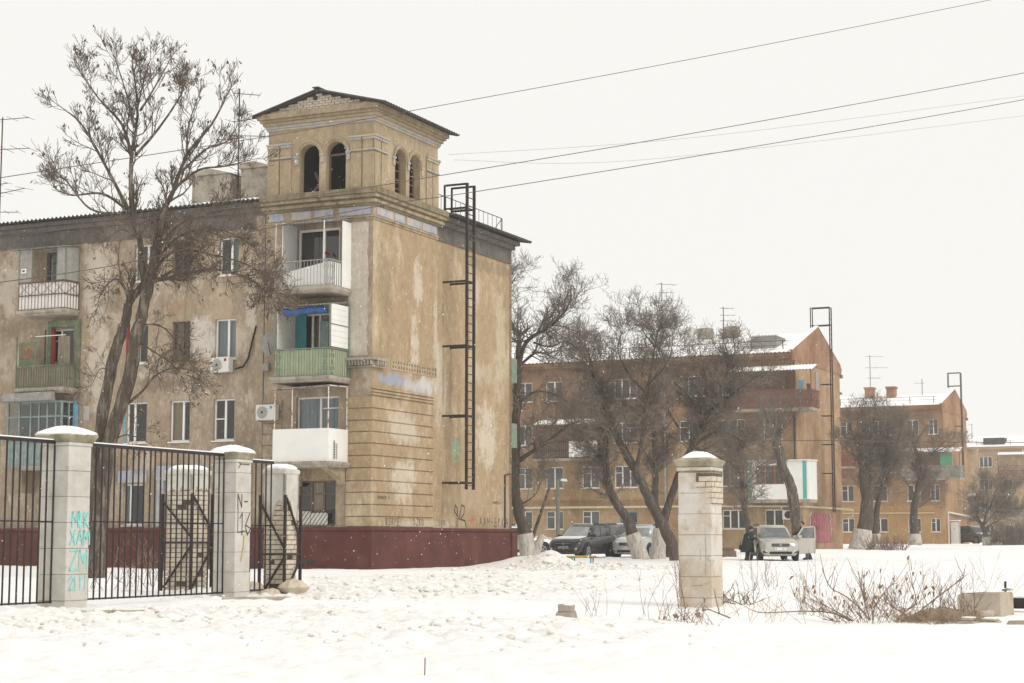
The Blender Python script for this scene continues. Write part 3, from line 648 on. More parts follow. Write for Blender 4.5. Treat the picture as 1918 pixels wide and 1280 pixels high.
# ground-floor window grille and boards
mb = MB(); x0, x1 = -2.99, -1.43
for i in range(13):
    x = x0 + i * .16
    a = (min(x, x1), -.1, 1.92); t = min(.42, (x1 - x)) if x < x1 else 0
    if t > 0: mb.bar(a, (x + t, -.1, 1.92 + t * 1.3), .018)
for i in range(1, 3): mb.bar((x0, -.1, 1.92 + .18 * i), (x0 + .42 - .14 * i, -.1, 2.46), .018)
mb.bar((x0, -.1, 1.92), (x1, -.1, 1.92), .025); mb.bar((x1, -.1, 1.92), (x1, -.1, 2.48), .02); gl = mb.build('window_grille', M['iron'], hs)
MB().box(x0 + .05, x0 + .55, -.05, -.02, 1.9, 2.42).box(x0 + .58, x1 - .3, -.055, -.025, 1.9, 2.36).build('board', M['oldwhite'], gl)

# left stack of balconies
M['railbrown'] = mat('brown_rail_paint', (.14, .07, .055), .75, .25, 5)
xa, xb, yf = -15.35, -13.1, -.68
def slabl(z0, z1): return slab(xa - .05, xb + .05, yf - .06, z0, z1, yb=.2)
l4 = labelled(slabl(10.0, 10.22), 'top-floor balcony with white panels behind crossed bars')
mb = MB(); bars(mb, (xa, yf), (xb, yf), 10.24, 11.3, 14, .016, (0, .52, 1)); bars(mb, (xb, yf), (xb, .17), 10.24, 11.3, 5, .016, (0, .52, 1))
for i in range(4):
    x = xa + i * (xb - xa) / 4; q = (xb - xa) / 4; mb.bar((x, yf - .01, 10.8), (x + q, yf - .01, 11.28), .012); mb.bar((x, yf - .01, 11.28), (x + q, yf - .01, 10.8), .012)
mb.bar((xb + .01, yf, 10.8), (xb + .01, .15, 11.28), .012); mb.bar((xb + .01, yf, 11.28), (xb + .01, .15, 10.8), .012); mb.build('railing', M['railbrown'], l4)
for i in range(5):
    x = xa + .03 + i * (xb - xa - .06) / 5; MB().box(x, x + (xb - xa - .06) / 5 - .012, yf + .03, yf + .045, 10.26, 11.26).build('white_panel', M['white'], l4)
MB().box(xb - .045, xb - .03, yf + .06, .15, 10.26, 11.26).build('white_panel', M['white'], l4)
mb = MB()
for x in (xa, xa + .62, xb - .42, xb): mb.bar((x, yf, 11.3), (x, yf, 12.62), .025)
mb.bar((xb, .1, 11.3), (xb, .1, 12.72), .03); mb.bar((xa, yf, 12.62), (xb, yf, 12.62), .03); mb.build('canopy_frame', M['greenrail'], l4)
MB().box(xb - .4, xb - .03, yf - .006, yf + .006, 11.34, 12.6).build('mesh_screen', M['grey'], l4); MB().box(xa + .03, xa + .6, yf - .006, yf + .006, 11.34, 12.6).build('mesh_screen', M['grey'], l4)
MB().box(xb - .012, xb + .012, yf + .03, .08, 11.34, 12.64).build('mesh_screen', M['grey'], l4)
mb = MB(); corrug(mb, (xa - .5, yf - .12, 12.62), (1, 0, 0), xb - xa + .6, (0, .95, .14), .02, .15, .012); mb.build('canopy', M['slate'], l4)
mb = MB().box(xa + .12, xa + .36, yf - .03, yf - .012, 11.68, 11.86); so = mb.build('small_sign', M['white'], l4); MB().box(xa + .18, xa + .29, yf - .036, yf - .03, 11.73, 11.81).build('red_mark', M['red'], so)
l3 = labelled(slabl(6.98, 7.2), 'green framed balcony with old wooden slats')
nsl = 19
for i in range(nsl):
    x = xa + i * (xb - xa) / nsl; MB().box(x + .01, x + (xb - xa) / nsl - .006, yf + .03, yf + .05, 7.22, 8.02 + random.uniform(-.02, .03)).build('slat', M['woodgrey'], l3)
mb = MB(); bars(mb, (xa, yf), (xb, yf), 7.22, 8.05, 19, .014); bars(mb, (xb, yf), (xb, .17), 7.22, 8.05, 6, .014); mb.bar((xa, yf, 7.2), (xa, yf, 9.2), .04); mb.build('railing', M['oldgreen'], l3)
for i in range(4): MB().box(xb - .04, xb - .02, yf + .06 + i * .21, yf + .25 + i * .21, 7.22, 8.0).build('slat', M['woodgrey'], l3)
mb = MB(); x0 = xa + .9; mb.box(x0, x0 + .18, .0, .19, 7.25, 9.85).box(xb - .05, xb + .12, .0, .19, 7.25, 9.85).box(x0 + .18, xb - .05, .0, .19, 9.6, 9.85); mb.build('green_surround', M['oldgreen'], l3)
MB().box(-14.42, -14.16, .03, .16, 7.3, 9.5).build('red_board', M['red'], l3)
MB().box(xa + .03, xa + .85, yf + .1, yf + .14, 8.05, 9.0).build('painted_screen_board', M['oldgreen'], l3)
MB().box(xa + .2, xa + .75, yf + .085, yf + .1, 8.35, 8.85).build('rusty_sheet', mat('rusty_orange', (.22, .125, .07), .85, .3, 3, (.14, .12, .08), .5, .65, 2), l3)
MB().box(-13.75, -13.2, -.2, -.17, 8.06, 9.2).build('old_plywood', M['woodgrey'], l3)
mb = MB(); mb.bar((xa + .8, yf + .1, 9.2), (xb, yf + .1, 9.2), .03); mb.build('clothes_rail', M['oldwhite'], l3)
l2 = labelled(slabl(4.05, 4.2), 'glazed balcony with faded teal frames')
mb = MB()
for x in (xa - .35, xa + .2, xa + .75, xa + 1.15, xa + 1.55, xa + 1.95, xb - .03): mb.box(x, x + .06, yf - .02, yf + .05, 5.1, 6.66)
for z in (5.1, 6.06, 6.62): mb.box(xa - .35, xb, yf - .012, yf + .042, z, z + .06)
for z in (5.1, 6.06, 6.62): mb.box(xb - .045, xb + .012, yf + .06, .18, z, z + .06)
for y in (yf + .4, .1): mb.box(xb - .05, xb + .02, y, y + .06, 5.1, 6.66)
gf = mb.build('glazing_frame', M['tealgrey'], l2)
MB().box(xa - .33, xb - .03, yf + .01, yf + .014, 5.12, 6.64).box(xb - .02, xb - .016, yf + .05, .17, 5.12, 6.64).build('glazing', M['glass'], l2)
MB().box(xa - .3, xb - .06, .06, .09, 4.25, 6.64).build('inner_shade_sheet', M['dark'], l2)  # dark sheet added; the shade behind the glazing is put into its colour
nb = 16
for i in range(nb):
    x = xa - .3 + i * (xb - xa + .3) / nb; MB().box(x, x + (xb - xa + .3) / nb - .01, yf, yf + .025, 4.2, 5.09).build('teal_slat', M['tealgrey'], l2)
for i in range(4): MB().box(xb - .04, xb - .015, yf + .04 + i * .2, yf + .23 + i * .2, 4.2, 5.09).build('teal_slat', M['tealgrey'], l2)
mb = MB(); mb.hull8([(xa - .6, yf - .35, 6.68), (xb - .3, yf - .35, 6.68), (xb - .3, yf + .02, 6.68), (xa - .6, yf + .02, 6.68), (xa - .4, yf - .2, 7.0), (xb - .3, yf - .25, 7.02), (xb - .3, yf - .05, 7.02), (xa - .4, yf - .05, 7.0)]); mb.build('awning_sheet', M['slate'], l2, bevel=.02)
MB().box(xb - .01, xb + .1, .0, .19, 4.2, 6.7).build('blue_jamb', M['lblue'], l2)
MB().box(-12.85, -12.5, .185, .2, 5.95, 6.5).build('blue_tile_patch', M['pl_blue'], hs)
# ground-floor porch below the glazed balcony and blue window panels between
for x in (xa + .1, xb - .3): MB().box(x, x + .2, yf + .15, .19, 3.2, 4.04).build('console', M['pl_cornice'], l2)
MB().box(-9.2, -8.9, .1, .19, 1.9, 4.1).box(-7.85, -7.6, .1, .19, 1.9, 4.1).box(-9.25, -7.55, .08, .19, 3.6, 4.15).build('blue_window_surround', M['pl_blue'], hs)
MB().box(-11.0, -9.7, .12, .19, 3.55, 4.0).build('arched_hood', M['pl_blue'], hs)
# vertical joint and pilaster on the long wall
MB().box(-5.0, -4.62, .14, .2, 1.86, 13.3).build('wall_pilaster', M['pl_front'], hs)
MB().box(-12.95, -12.75, .17, .2, 1.86, 12.84).build('wall_pilaster', M['pl_front'], hs)
mb = MB(); mb.tube([(-5.8, .1, 7.65), (-5.45, .08, 7.72), (-5.25, .09, 8.0), (-5.1, .1, 8.6), (-4.95, .13, 9.2)], .035, 6); mb.build('drain_hose', M['black'], hs, True)
MB().tube([(-4.58, .05, 1.9), (-4.58, .05, 13.3)], .018, 6).build('cable_conduit', M['grey'], hs)
MB().tube([(-.06, 11.2, 1.9), (-.06, 11.2, 4.05), (-.06, 11.65, 4.1)], .03, 6).build('drain_pipe', M['iron'], hs)
# rear balcony edges peeping past the far corner
for z in (6.2, 8.9): MB().box(-1.2, -.08, Y1 + .02, Y1 + .7, z - 1.0, z).build('rear_balcony', M['greenrail'], hs)

# ---- things fixed to the house
def local(p): return hs_mat @ Vector(p)
hs_mat = Matrix.Translation((BO.x, BO.y, 0)) @ Matrix.Rotation(TH, 4, 'Z')
def air_con(p, label, badge):
    t = thing('air_conditioner', label, 'air conditioner', local(p), TH, 'outdoor air conditioner units')
    mb = MB(); mb.box(-.40, .40, -.32, 0, 0, .56); mb.build('casing', M['acwhite'], t, bevel=.02)
    mb = MB(); c = Vector((-.12, -.326, .28))
    mb.tube([c + Vector((0, .004, 0)), c - Vector((0, .006, 0))], .225, 20); f = mb.build('fan_opening', M['grey'], t)
    mb = MB()
    for r_ in (.06, .11, .16, .21): mb.tube([c + Vector((r_ * math.cos(a), -.012, r_ * math.sin(a))) for a in [k * math.pi / 8 for k in range(17)]], .007, 4)
    mb.build('fan_grille', M['acwhite'], f)
    MB().tube([c - Vector((0, .008, 0)), c - Vector((0, .014, 0))], .05, 10).build('fan_hub', M['iron'], f)
    mb = MB()
    for x in (-.3, .3): mb.bar((x, -.3, -.02), (x, .25, -.02), .04); mb.bar((x, .2, -.02), (x, .2, -.25), .04)
    mb.build('bracket', M['grey'], t)
    MB().box(.2, .3, -.326, -.321, .40, .50).build('badge', M[badge], t)
air_con((-6.28, .08, 7.52), 'boxy white air conditioner under a third-floor white window', 'red'); air_con((-4.15, -.12, 5.69), 'white air conditioner beside the white-sheeted balcony', 'lblue')
t = thing('satellite_dish', 'grey satellite dish beside the pistachio balcony', 'satellite dish', local((-4.05, -.2, 8.45)), TH + R(20))
N = 12; rings = [[(r * math.cos(2 * math.pi * j / N), -.25 + .5 * r * r, r * 1.15 * math.sin(2 * math.pi * j / N)) for j in range(N)] for r in (.01, .15, .28, .38)]
MB().loft(rings, caps=False).build('dish', M['grey'], t, True); MB().bar((0, -.24, 0), (0, .3, -.05), .04).bar((0, -.2, -.4), (0, -.6, 0), .02).build('arm', M['iron'], t)
# fire ladder
t = thing('fire_ladder', 'black iron roof ladder bracketed off the plastered side wall', 'ladder', local((.0, 0, 0)), TH)
LX, ya, yb = .92, 5.66, 6.27
for y in (ya, yb): MB().bar((LX, y, 3.3), (LX, y, 15.05), .10, .08).build('stile', M['iron'], t)
rm = MB().bar((LX, ya + .03, 0), (LX, yb - .03, 0), .03).mesh('rung', M['iron'])
for i in range(35): inst('rung', rm, t, (0, 0, 3.45 + i * .325))
for z in (11.25, 8.77, 6.1, 3.56):
    mb = MB()
    for y in (ya, yb): mb.bar((-.1, y, z), (LX, y, z), .075)
    mb.bar((LX, ya, z), (LX, yb, z), .05); mb.build('bracket', M['iron'], t)
mb = MB()
for y in (ya, yb): mb.bar((LX, y, 15.02), (-.05, y, 15.02), .07); mb.bar((-.05, y, 15.05), (-.05, y, 13.85), .06)
mb.bar((LX, ya, 14.1), (-.05, ya, 14.1), .06); mb.bar((LX, yb, 14.1), (-.05, yb, 14.1), .06); mb.build('top_hoop', M['iron'], t)
mb = MB()
for i in range(7): mb.bar((.05 + i * .13, ya, 14.12), (.05 + i * .13, yb, 14.12), .03)
mb.build('landing_grate', M['iron'], t)
# antennas
def antenna(p, h, els, label, rz=0):
    t = thing('roof_antenna', label, 'antenna', p, rz, None)
    MB().tube([(0, 0, 0), (0, 0, h)], .03, 6).build('mast', M['iron'], t)
    for (z, ln, n, dirn, el) in els:
        d = Vector((math.cos(dirn), math.sin(dirn), 0)); s = Vector((-d.y, d.x, 0))
        mb = MB(); mb.bar(Vector((0, 0, z)) - d * ln * .2, Vector((0, 0, z)) + d * ln * .8, .025)
        for i in range(n):
            c = Vector((0, 0, z)) + d * ln * (-.2 + i / max(1, n - 1)); mb.bar(c - s * el * .5, c + s * el * .5, .012)
        mb.build('antenna_boom', M['iron'], t)
antenna(local((-8.05, 3.4, 14.3)), 4.9, [(4.7, 1.0, 4, .3, .9), (3.6, 1.6, 5, -.5, 1.0), (3.0, 1.9, 4, .1, .8), (2.9, 1.2, 3, 2.8, .7), (1.5, .5, 4, 1.5, .3)], 'tall roof antenna mast rising beside the house chimneys')
antenna(local((-20.1, 3.5, 14.3)), 5.0, [(4.9, 1.6, 3, -.3, .9), (3.6, 1.6, 4, -.2, 1.4), (1.7, 2.2, 4, -.7, .9), (.9, 1.0, 3, 0, .8), (2.1, .6, 2, -.6, .5)], 'roof antenna mast with several booms far from the tower')
# graffiti: flat paint strokes on the side wall
def strokes(name, lines, m, wd, parent, T, lab=None):
    mb = MB()
    for ln in lines:
        for (a, b) in zip(ln, ln[1:]):
            a = Vector(a); b = Vector(b); d = b - a
            if d.length < 1e-6: continue
            n_ = Vector((-d.y, d.x)).normalized() * wd / 2; e_ = d.normalized() * wd * .3
            mb.poly([T(*(a - n_ - e_), -.003), T(*(b - n_ + e_), -.003), T(*(b + n_ + e_), -.003), T(*(a + n_ - e_), -.003)])
    o = mb.build(name, M[m], parent)
    if lab: o['label'] = lab
    return o
M['spray'] = mat('dark_spray_paint', (.06, .052, .05), .8, .3, 20); M['spraygreen'] = mat('green_spray_paint', (.10, .48, .36), .8, .2, 15); M['sprayred'] = mat('red_spray_paint', (.55, .12, .08), .8, .2, 15); M['sprayteal'] = mat('teal_spray_paint', (.22, .62, .58), .8, .2, 15)
GL = {'M': [[(0, 0), (.05, 1), (.4, .4), (.75, 1), (.8, 0)]], 'I': [[(.2, 0), (.2, .8)], [(.2, .95), (.2, 1.05)]], 'K': [[(0, 0), (0, 1)], [(.6, 1), (0, .45), (.6, 0)]], 'X': [[(0, 0), (.7, 1)], [(0, 1), (.7, 0)]], 'A': [[(0, 0), (.4, 1), (.8, 0)], [(.2, .4), (.6, .4)]],
      'Z': [[(0, 1), (.7, 1), (0, 0), (.7, .05)]], '2': [[(0, .8), (.3, 1), (.6, .75), (0, 0), (.65, .05)]], '1': [[(.1, .75), (.35, 1), (.35, 0)]], 'l': [[(.1, 0), (.1, 1)]], 'N': [[(0, 0), (0, 1), (.6, .1), (.6, 1)]], '0': [[(.3, 0), (0, .3), (0, .7), (.3, 1), (.6, .7), (.6, .3), (.3, 0)]],
      'B': [[(0, 0), (0, 1), (.5, .9), (.1, .55), (.55, .3), (0, 0)]], 'S': [[(.6, .9), (.2, 1), (.05, .7), (.5, .4), (.4, .05), (0, .1)]], 'R': [[(0, 0), (0, 1), (.5, .8), (0, .5), (.6, 0)]], 'E': [[(.6, 1), (0, 1), (0, 0), (.6, 0)], [(0, .5), (.5, .5)]], 'O': [[(.3, 0), (0, .3), (0, .7), (.3, 1), (.6, .7), (.6, .3), (.3, 0)]], 'P': [[(0, 0), (0, 1), (.55, .8), (0, .5)]],
      'V': [[(0, 1), (.35, 0), (.7, 1)]], '6': [[(.5, 1), (.05, .4), (.3, 0), (.6, .3), (.1, .45)]], 'D': [[(0, 0), (0, 1), (.5, .7), (.5, .3), (0, 0)]], '-': [[(0, .5), (.5, .5)]], '.': [[(.1, 0), (.2, .08)]], ' ': []}
def text(s, u, z, h, sp=.85):
    out = []
    for ch in s:
        for ln in GL.get(ch, []): out.append([(u + a * h * .8, z + b * h) for a, b in ln])
        u += h * sp
    return out
Tr = lambda u, z, w: (.0455 + w, u, z); Tr2 = lambda u, z, w: (-.1 - w, u, z); Tr1 = lambda u, z, w: (.0455 - w, u, z)
strokes('graffiti', text('BSBPE', 1.0, 1.92, .26), 'spray', .026, hs, Tr1); strokes('graffiti', text('DZBO', 3.1, 1.93, .25), 'spray', .026, hs, Tr1)
strokes('graffiti', text('LESB', 5.2, 1.95, .2, 1.0), 'spray', .02, hs, Tr2)
strokes('graffiti', [[(6.9, 1.9), (6.95, 2.6), (6.75, 2.75), (6.7, 2.5), (7.1, 2.2), (7.3, 2.75), (7.55, 2.7), (7.5, 2.4), (7.2, 2.2), (7.6, 2.15), (7.7, 1.92)]], 'spray', .06, hs, Tr2)
strokes('graffiti', [[(8.0, 2.3), (8.1, 2.0), (8.35, 2.35), (8.4, 2.1)], [(7.95, 2.15), (8.5, 2.2)]], 'sprayred', .04, hs, Tr2)
strokes('graffiti', text('AAM-EPKA', 8.9, 1.95, .33, 1.05), 'spray', .032, hs, Tr2)
strokes('graffiti', [[(6.78 + .33 * math.cos(k * math.pi / 10), 4.82 + .42 * math.sin(k * math.pi / 10)) for k in range(21)]] + text('BX', 6.6, 4.7, .3), 'spraygreen', .04, hs, Tr2)
for u, T in ((.3, Tr1), (10.0, Tr2)): strokes('stencilled_number', text('.NNNNEN.1', u, 2.84, .11, 1.0), 'spray', .02, hs, T)
# ------------------------------------------------------------------ brick houses behind
M['br2'] = brickmat('red_brown_brick', (.255, .145, .085), (.33, .20, .12), (.34, .27, .2), (.36, .24, .15))
M['br2l'] = brickmat('ochre_brick', (.32, .21, .11), (.41, .285, .165), (.41, .33, .24), (.43, .31, .19))
M['br2g'] = brickmat('red_gable_brick', (.31, .165, .10), (.40, .225, .14), (.38, .27, .2), (.42, .24, .14))
M['pl2'] = brickmat('peach_end_wall_brick', (.37, .23, .13), (.45, .295, .175), (.44, .34, .24), (.47, .33, .21))
M['br3'] = brickmat('brown_brick', (.31, .18, .095), (.38, .235, .13), (.36, .27, .19), (.42, .26, .13))
M['pl3'] = plaster('ochre_lower_render', (.42, .26, .115), (.5, .33, .16), (.34, .19, .09), 34)
M['pl4'] = plaster('pale_ochre_render', (.45, .32, .19), (.55, .45, .33), (.36, .24, .14), 37)
M['farglass'] = mat('dark_window_glass', (.075, .075, .072), .12, .4, .6, (.22, .22, .21), .55, .7, .5, spec=.6)
M['redrail'] = mat('faded_red_rail', (.24, .075, .06), .75, .2, 4)
M['turq'] = mat('turquoise_strip', (.11, .40, .36), .6, .1, 4)
M['brownframe'] = mat('red_brown_frame', (.30, .10, .06), .7, .2, 4)
M['sheetwood'] = mat('brown_board', (.20, .15, .115), .85, .25, 3)
GLS = 'farglass'
def block(name, label, px, Y, x0, depth, base, wins, wallm, endm, gable=True, ridge=16.1, low=None, lowm='pl3'):
    o = P(px, 1012, Y); t = thing(name, label, 'house', (o.x, o.y, 0), TH)
    T = lambda u, z, w: (u, w, z)
    holes = [w_[:4] for w_ in wins]
    zl = low or base
    mb = wall(MB(), T, x0, 0, zl, 13.45, [h for h in holes if h[2] >= zl])
    mb.poly([(x0, 0, base), (x0, depth, base), (x0, depth, 13.5), (x0, 0, 13.5)]); mb.build('front_wall', wallm, t)
    if low: wall(MB(), T, x0, 0, base, zl, [h for h in holes if h[2] < zl]).build('lower_front_wall', M[lowm], t)
    for w_ in wins: window(t, T, *w_[:4], room=False, glass=GLS, d=.12, **(w_[4] if len(w_) > 4 else {}))
    mb = MB(); mb.poly([(0, 0, base), (0, depth, base), (0, depth, 13.3), (0, 0, 13.3)]); mb.poly([(x0, depth, base), (0, depth, base), (0, depth, 13.4), (x0, depth, 13.4)]); mb.build('end_wall', endm, t)
    mid = depth / 2
    MB().box(x0, 0, -.3, .1, 13.45, 13.62).box(x0, .0, -.42, .1, 13.62, 13.8).build('eave_cornice', wallm, t)
    mb = MB(); sl = (ridge - 13.82) / (mid + .45)
    corrug(mb, (x0, -.47, 13.84), (1, 0, 0), -x0 - .02, (0, mid + .47, ridge - 13.84), .03, .3, .02); corrug(mb, (x0, depth + .45, 13.84), (1, 0, 0), -x0 - .02, (0, -mid - .45, ridge - 13.84), .03, .3, .02)
    rf = mb.build('roof', M['slate'], t)
    mb = MB(); corrug(mb, (x0, -.455, 13.88), (1, 0, 0), -x0 - .1, (0, mid + .40, ridge - 13.84 - .02), .022, .3, .03); mb.build('roof_snow', M['capsnow'], rf)
    if gable:
        g = []; 
        prof = [(-.45, 13.3), (-.45, 13.75), (-.75, 13.95), (-.2, 14.15), (mid, ridge + .45), (depth + .2, 14.0), (depth + .55, 13.75), (depth + .35, 13.3)]
        mb = MB().loft([[(-.1, y, z) for y, z in prof], [(.035, y, z) for y, z in prof]]); mb.build('gable', M['br2g'], t)
        mb = MB(); mb.bar((-.06, -.72, 13.98), (-.06, -.2, 14.2), .26, .07); mb.bar((-.06, -.2, 14.2), (-.06, mid, ridge + .5), .26, .08); mb.bar((-.06, mid, ridge + .47), (-.06, mid + .6, ridge + .26), .2, .05); mb.build('gable_snow', M['capsnow'], t)
        MB().bar((-.03, mid + .02, ridge + .44), (-.03, depth + .2, 14.0), .16, .04).build('gable_coping', M['iron'], t)
        MB().box(-.05, .12, depth + .1, depth + .5, 13.1, 13.35).build('corner_quoin', M['br2g'], t)
        for zq in (9.6, 11.9): MB().box(-.05, .1, depth + .01, depth + .25, zq, zq + .15).build('corner_quoin', M['br2g'], t)
    mb = MB()
    n = int(-x0 / 2.2)
    for i in range(n): mb.bar((-.9 - i * 2.2, .35, 14.05), (-.9 - i * 2.2, .25, 14.72), .05)
    mb.bar((x0, .25, 14.7), (-.6, .25, 14.7), .035); mb.bar((x0, .28, 14.4), (-.6, .28, 14.4), .025); mb.build('snow_guard', M['iron'], rf)
    return t, rf
def ladder(t0, xo, y0, z0, z1, label, wid=.5):
    t = thing('fire_ladder', label, 'ladder', t0.matrix_basis @ Vector((0, 0, 0)), TH)
    for y in (y0, y0 + wid): MB().bar((xo, y, z0), (xo, y, z1), .07).build('stile', M['iron'], t)
    rm = MB().bar((xo, y0, 0), (xo, y0 + wid, 0), .025).mesh('rung', M['iron'])
    for i in range(int((z1 - z0) / .36)): inst('rung', rm, t, (0, 0, z0 + .15 + i * .36))
    mb = MB()
    for y in (y0, y0 + wid): mb.bar((xo, y, z1), (-.6, y, z1), .06); mb.bar((-.6, y, z1), (-.6, y, z1 - 1.4), .06); mb.bar((xo, y, z1 - 1.25), (-.6, y, z1 - 1.25), .06)
    mb.build('top_hoop', M['iron'], t)
    for z in (12.2, 10, 8.0, 6):
        if z > z0: MB().bar((0, y0, z), (xo, y0, z), .05).bar((0, y0 + wid, z), (xo, y0 + wid, z), .05).build('bracket', M['iron'], t)
    return t
R4 = ((11.15, 12.55), (8.08, 9.5), (5.0, 6.5), (2.15, 3.42))
def rows(colsx, skip=(), **kw):
    out = []; r_ = random.Random(len(colsx))
    for i, (a, b) in enumerate(colsx):
        for r in range(4):
            if (i, r) in skip: continue
            wide = b - a > 1.5
            k = dict(cols=(.33, .67) if wide else (.5,), fm='white' if r_.random() < .75 else 'oldwhite')
            if r_.random() < .4: k['trans'] = ((0, .5 if not wide else .33, .68),)
            out.append((a, b, R4[r][0], R4[r][1], k))
    return out
# --- house with the gable ladder
c2 = [(-2.25, -.95), (-5.2, -3.55), (-8.2, -6.8), (-12.95, -11.25), (-15.4, -14.1), (-18.15, -16.83), (-20.4, -19.2), (-24, -22.6), (-27.5, -26)]
w2 = rows(c2, skip={(0, 0), (0, 2), (4, 1), (5, 1), (3, 3)})
w2.append((-2.5, -1.3, 10.2, 12.4, dict(cols=(.5,), fm='wood', sill=False))); w2.append((-18, -16.8, 7.3, 9.5, dict(cols=(.5,), fm='wood', sill=False)))
w2.append((-12.6, -11.3, .8, 3.35, dict(cols=(.5,), fm='lblue', trans=((0, 1, .7), (0, 1, .4)), sill=False)))
h2, rf2 = block('apartment_house', 'orange-brown brick apartment house with red gable, snowy roof and pink graffiti', 1495, 117, -34, 11.7, -.3, w2, M['br2'], M['pl2'], ridge=15.75, low=7.9, lowm='br2l')
def balc(t, xa, xb, yf, z, railm, label, top=1.1, canopy=None, wrap=0, panel=None, bn=None):
    mb = MB(); mb.box(xa, xb, yf, -.004 if not wrap else -.01, z - .2, z)
    if wrap: mb.box(.02, xb, 0, wrap, z - .2, z)
    b = mb.build('balcony', M['conc'], t); b['label'] = label
    mb = MB(); bars(mb, (xa, yf), (xb, yf), z, z + top, int((xb - xa) / .16), .03, (0, .45, 1), .05); bars(mb, (xb, yf), (xb, wrap), z, z + top, 6, .03, (0, .45, 1), .05); bars(mb, (xa, yf), (xa, 0), z, z + top, 5, .03, (0, 1), .05)
    mb.build('railing', M[railm], b)
    if panel:
        MB().box(xa + .05, xb - .05, yf + .05, yf + .08, z + .03, z + top - .05).build('parapet_board', M[panel], b); MB().box(xb - .08, xb - .05, yf + .1, wrap, z + .03, z + top - .05).build('parapet_board', M[panel], b)
    if canopy:
        mb = MB(); corrug(mb, (xa, yf - .15, z + canopy), (1, 0, 0), xb - xa + .1, (0, -yf + .1, .42), .03, .22, .02); mb.build('canopy', M['slate'], b)
        mb = MB(); corrug(mb, (xa, yf - .14, z + canopy + .04), (1, 0, 0), xb - xa + .1, (0, -yf + .05, .40), .025, .22, .03); mb.build('canopy_snow', M['capsnow'], b)
        mb = MB()
        for x in (xa + .03, xb - .03): mb.bar((x, yf, z + top), (x, yf, z + canopy), .06)
        mb.build('canopy_post', M['wood'], b)
    return b
bt = balc(h2, -4.2, 1.42, -1.2, 10.1, 'redrail', 'top corner balcony with red railing and snowy corrugated canopy', 1.15, 2.45, .7, 'sheetwood')
MB().box(.4, .7, -.7, -.4, 10.1, 11.9).build('stored_cupboard', M['lblue'], bt); MB().box(.85, 1.1, -.3, .0, 10.1, 11.7).build('stored_boards', M['wood'], bt)
MB().box(1.34, 1.40, .0, .7, 11.25, 12.5).build('canopy_side', M['grey'], bt); MB().box(-4.1, -.6, -.1, -.05, 10.3, 12.3).build('back_boarding', M['sheetwood'], bt)
# enclosed white corner balcony
mb = MB(); mb.box(-3.0, 1.1, -1.2, -.01, 3.85, 4.05); mb.box(.02, 1.1, 0, .9, 3.85, 4.05); bw = mb.build('balcony', M['conc'], h2); bw['label'] = 'enclosed white corner balcony with turquoise strips'
Tb = lambda u, z, w: (u, -1.2 + w, z)
wall(MB(), Tb, -3.0, 1.1, 4.06, 6.55, [(-2.45, -.55, 5.05, 6.3)], .1).build('front_cladding', M['white'], bw)
MB().poly([(1.1, -1.2, 4.06), (1.1, .9, 4.06), (1.1, .9, 6.7), (1.1, -1.2, 6.55)]).build('side_cladding', M['white'], bw)
MB().box(-3.05, 1.16, -1.3, -.02, 6.56, 6.66).box(.02, 1.16, 0, 1.0, 6.6, 6.7).build('cladding_roof', M['oldwhite'], bw)
for x in (-3.0, .72): MB().box(x, x + .26, -1.212, -1.19, 4.08, 6.54).build('turquoise_strip', M['turq'], bw)
window(h2, Tb, -2.45, -.55, 5.05, 6.3, cols=(.33, .67), trans=((0, 1, .7),), fm='brownframe', room=False, glass='farglass', sill=False, d=.07)
b5 = balc(h2, -18.6, -13.7, -1.1, 7.1, 'iron', 'third-floor balcony, half white-panelled half boarded', 1.1, 2.3, 0, 'sheetwood')
MB().box(-15.9, -13.75, -1.14, -1.11, 7.12, 8.22).build('white_panel', M['white'], b5)
MB().tube([(-34, -.12, 3.66), (-3.1, -.12, 3.66), (.15, -.15, 3.62), (.15, 11.2, 3.62), (.7, 12.0, 3.55), (.7, 12.0, 3.1), (.3, 11.9, 3.0)], .07, 6).build('gas_pipe', M['gas'], h2)
MB().box(-34, -.0, -.05, 0, 3.92, 4.0).box(-34, 0, -.05, 0, 4.1, 4.16).build('string_course', M['br2g'], h2)
MB().tube([(-.1, -.1, 1), (-.1, -.1, 9.8)], .05, 6).build('downpipe', M['iron'], h2); MB().tube([(-9.2, -.1, 1), (-9.2, -.1, 13.4)], .07, 6).build('downpipe', M['grey'], h2)
for x in (-8.6, -6.6): 
    z = 16.45; MB().hull8([(x, 5.4, 14.5), (x + .95, 5.4, 14.5), (x + .95, 6.1, 14.5), (x, 6.1, 14.5), (x - .08, 5.3, z), (x + .9, 5.3, z + .05), (x + .9, 6.2, z + .05), (x - .08, 6.2, z)]).build('chimney', M['conc'], rf2, bevel=.05)
mb = MB().box(-3.3, -1.5, .9, 3.0, 14.2, 15.15); dm = mb.build('dormer', M['grey'], rf2)
mb = MB(); corrug(mb, (-3.6, .7, 15.2), (1, 0, 0), 2.4, (0, 3, .35), .03, .22, .03); mb.build('dormer_snow', M['capsnow'], dm)
h2m = Matrix.Translation(h2.location) @ Matrix.Rotation(TH, 4, 'Z')
ladder(h2, .75, 6.3, 3.3, 17.6, 'iron roof ladder on the red brick gable above pink graffiti')
antenna(h2m @ Vector((-11.0, 4.5, 15.2)), 4.6, [(4.5, 1.3, 2, .3, 1.2), (3.9, 1.0, 3, 0, .6), (3.3, 1.3, 4, 0, .8), (2.6, 1.2, 3, .2, .8), (2.0, 1.2, 3, -.2, .8)], 'tall roof antenna on the orange brick house between bare crowns')
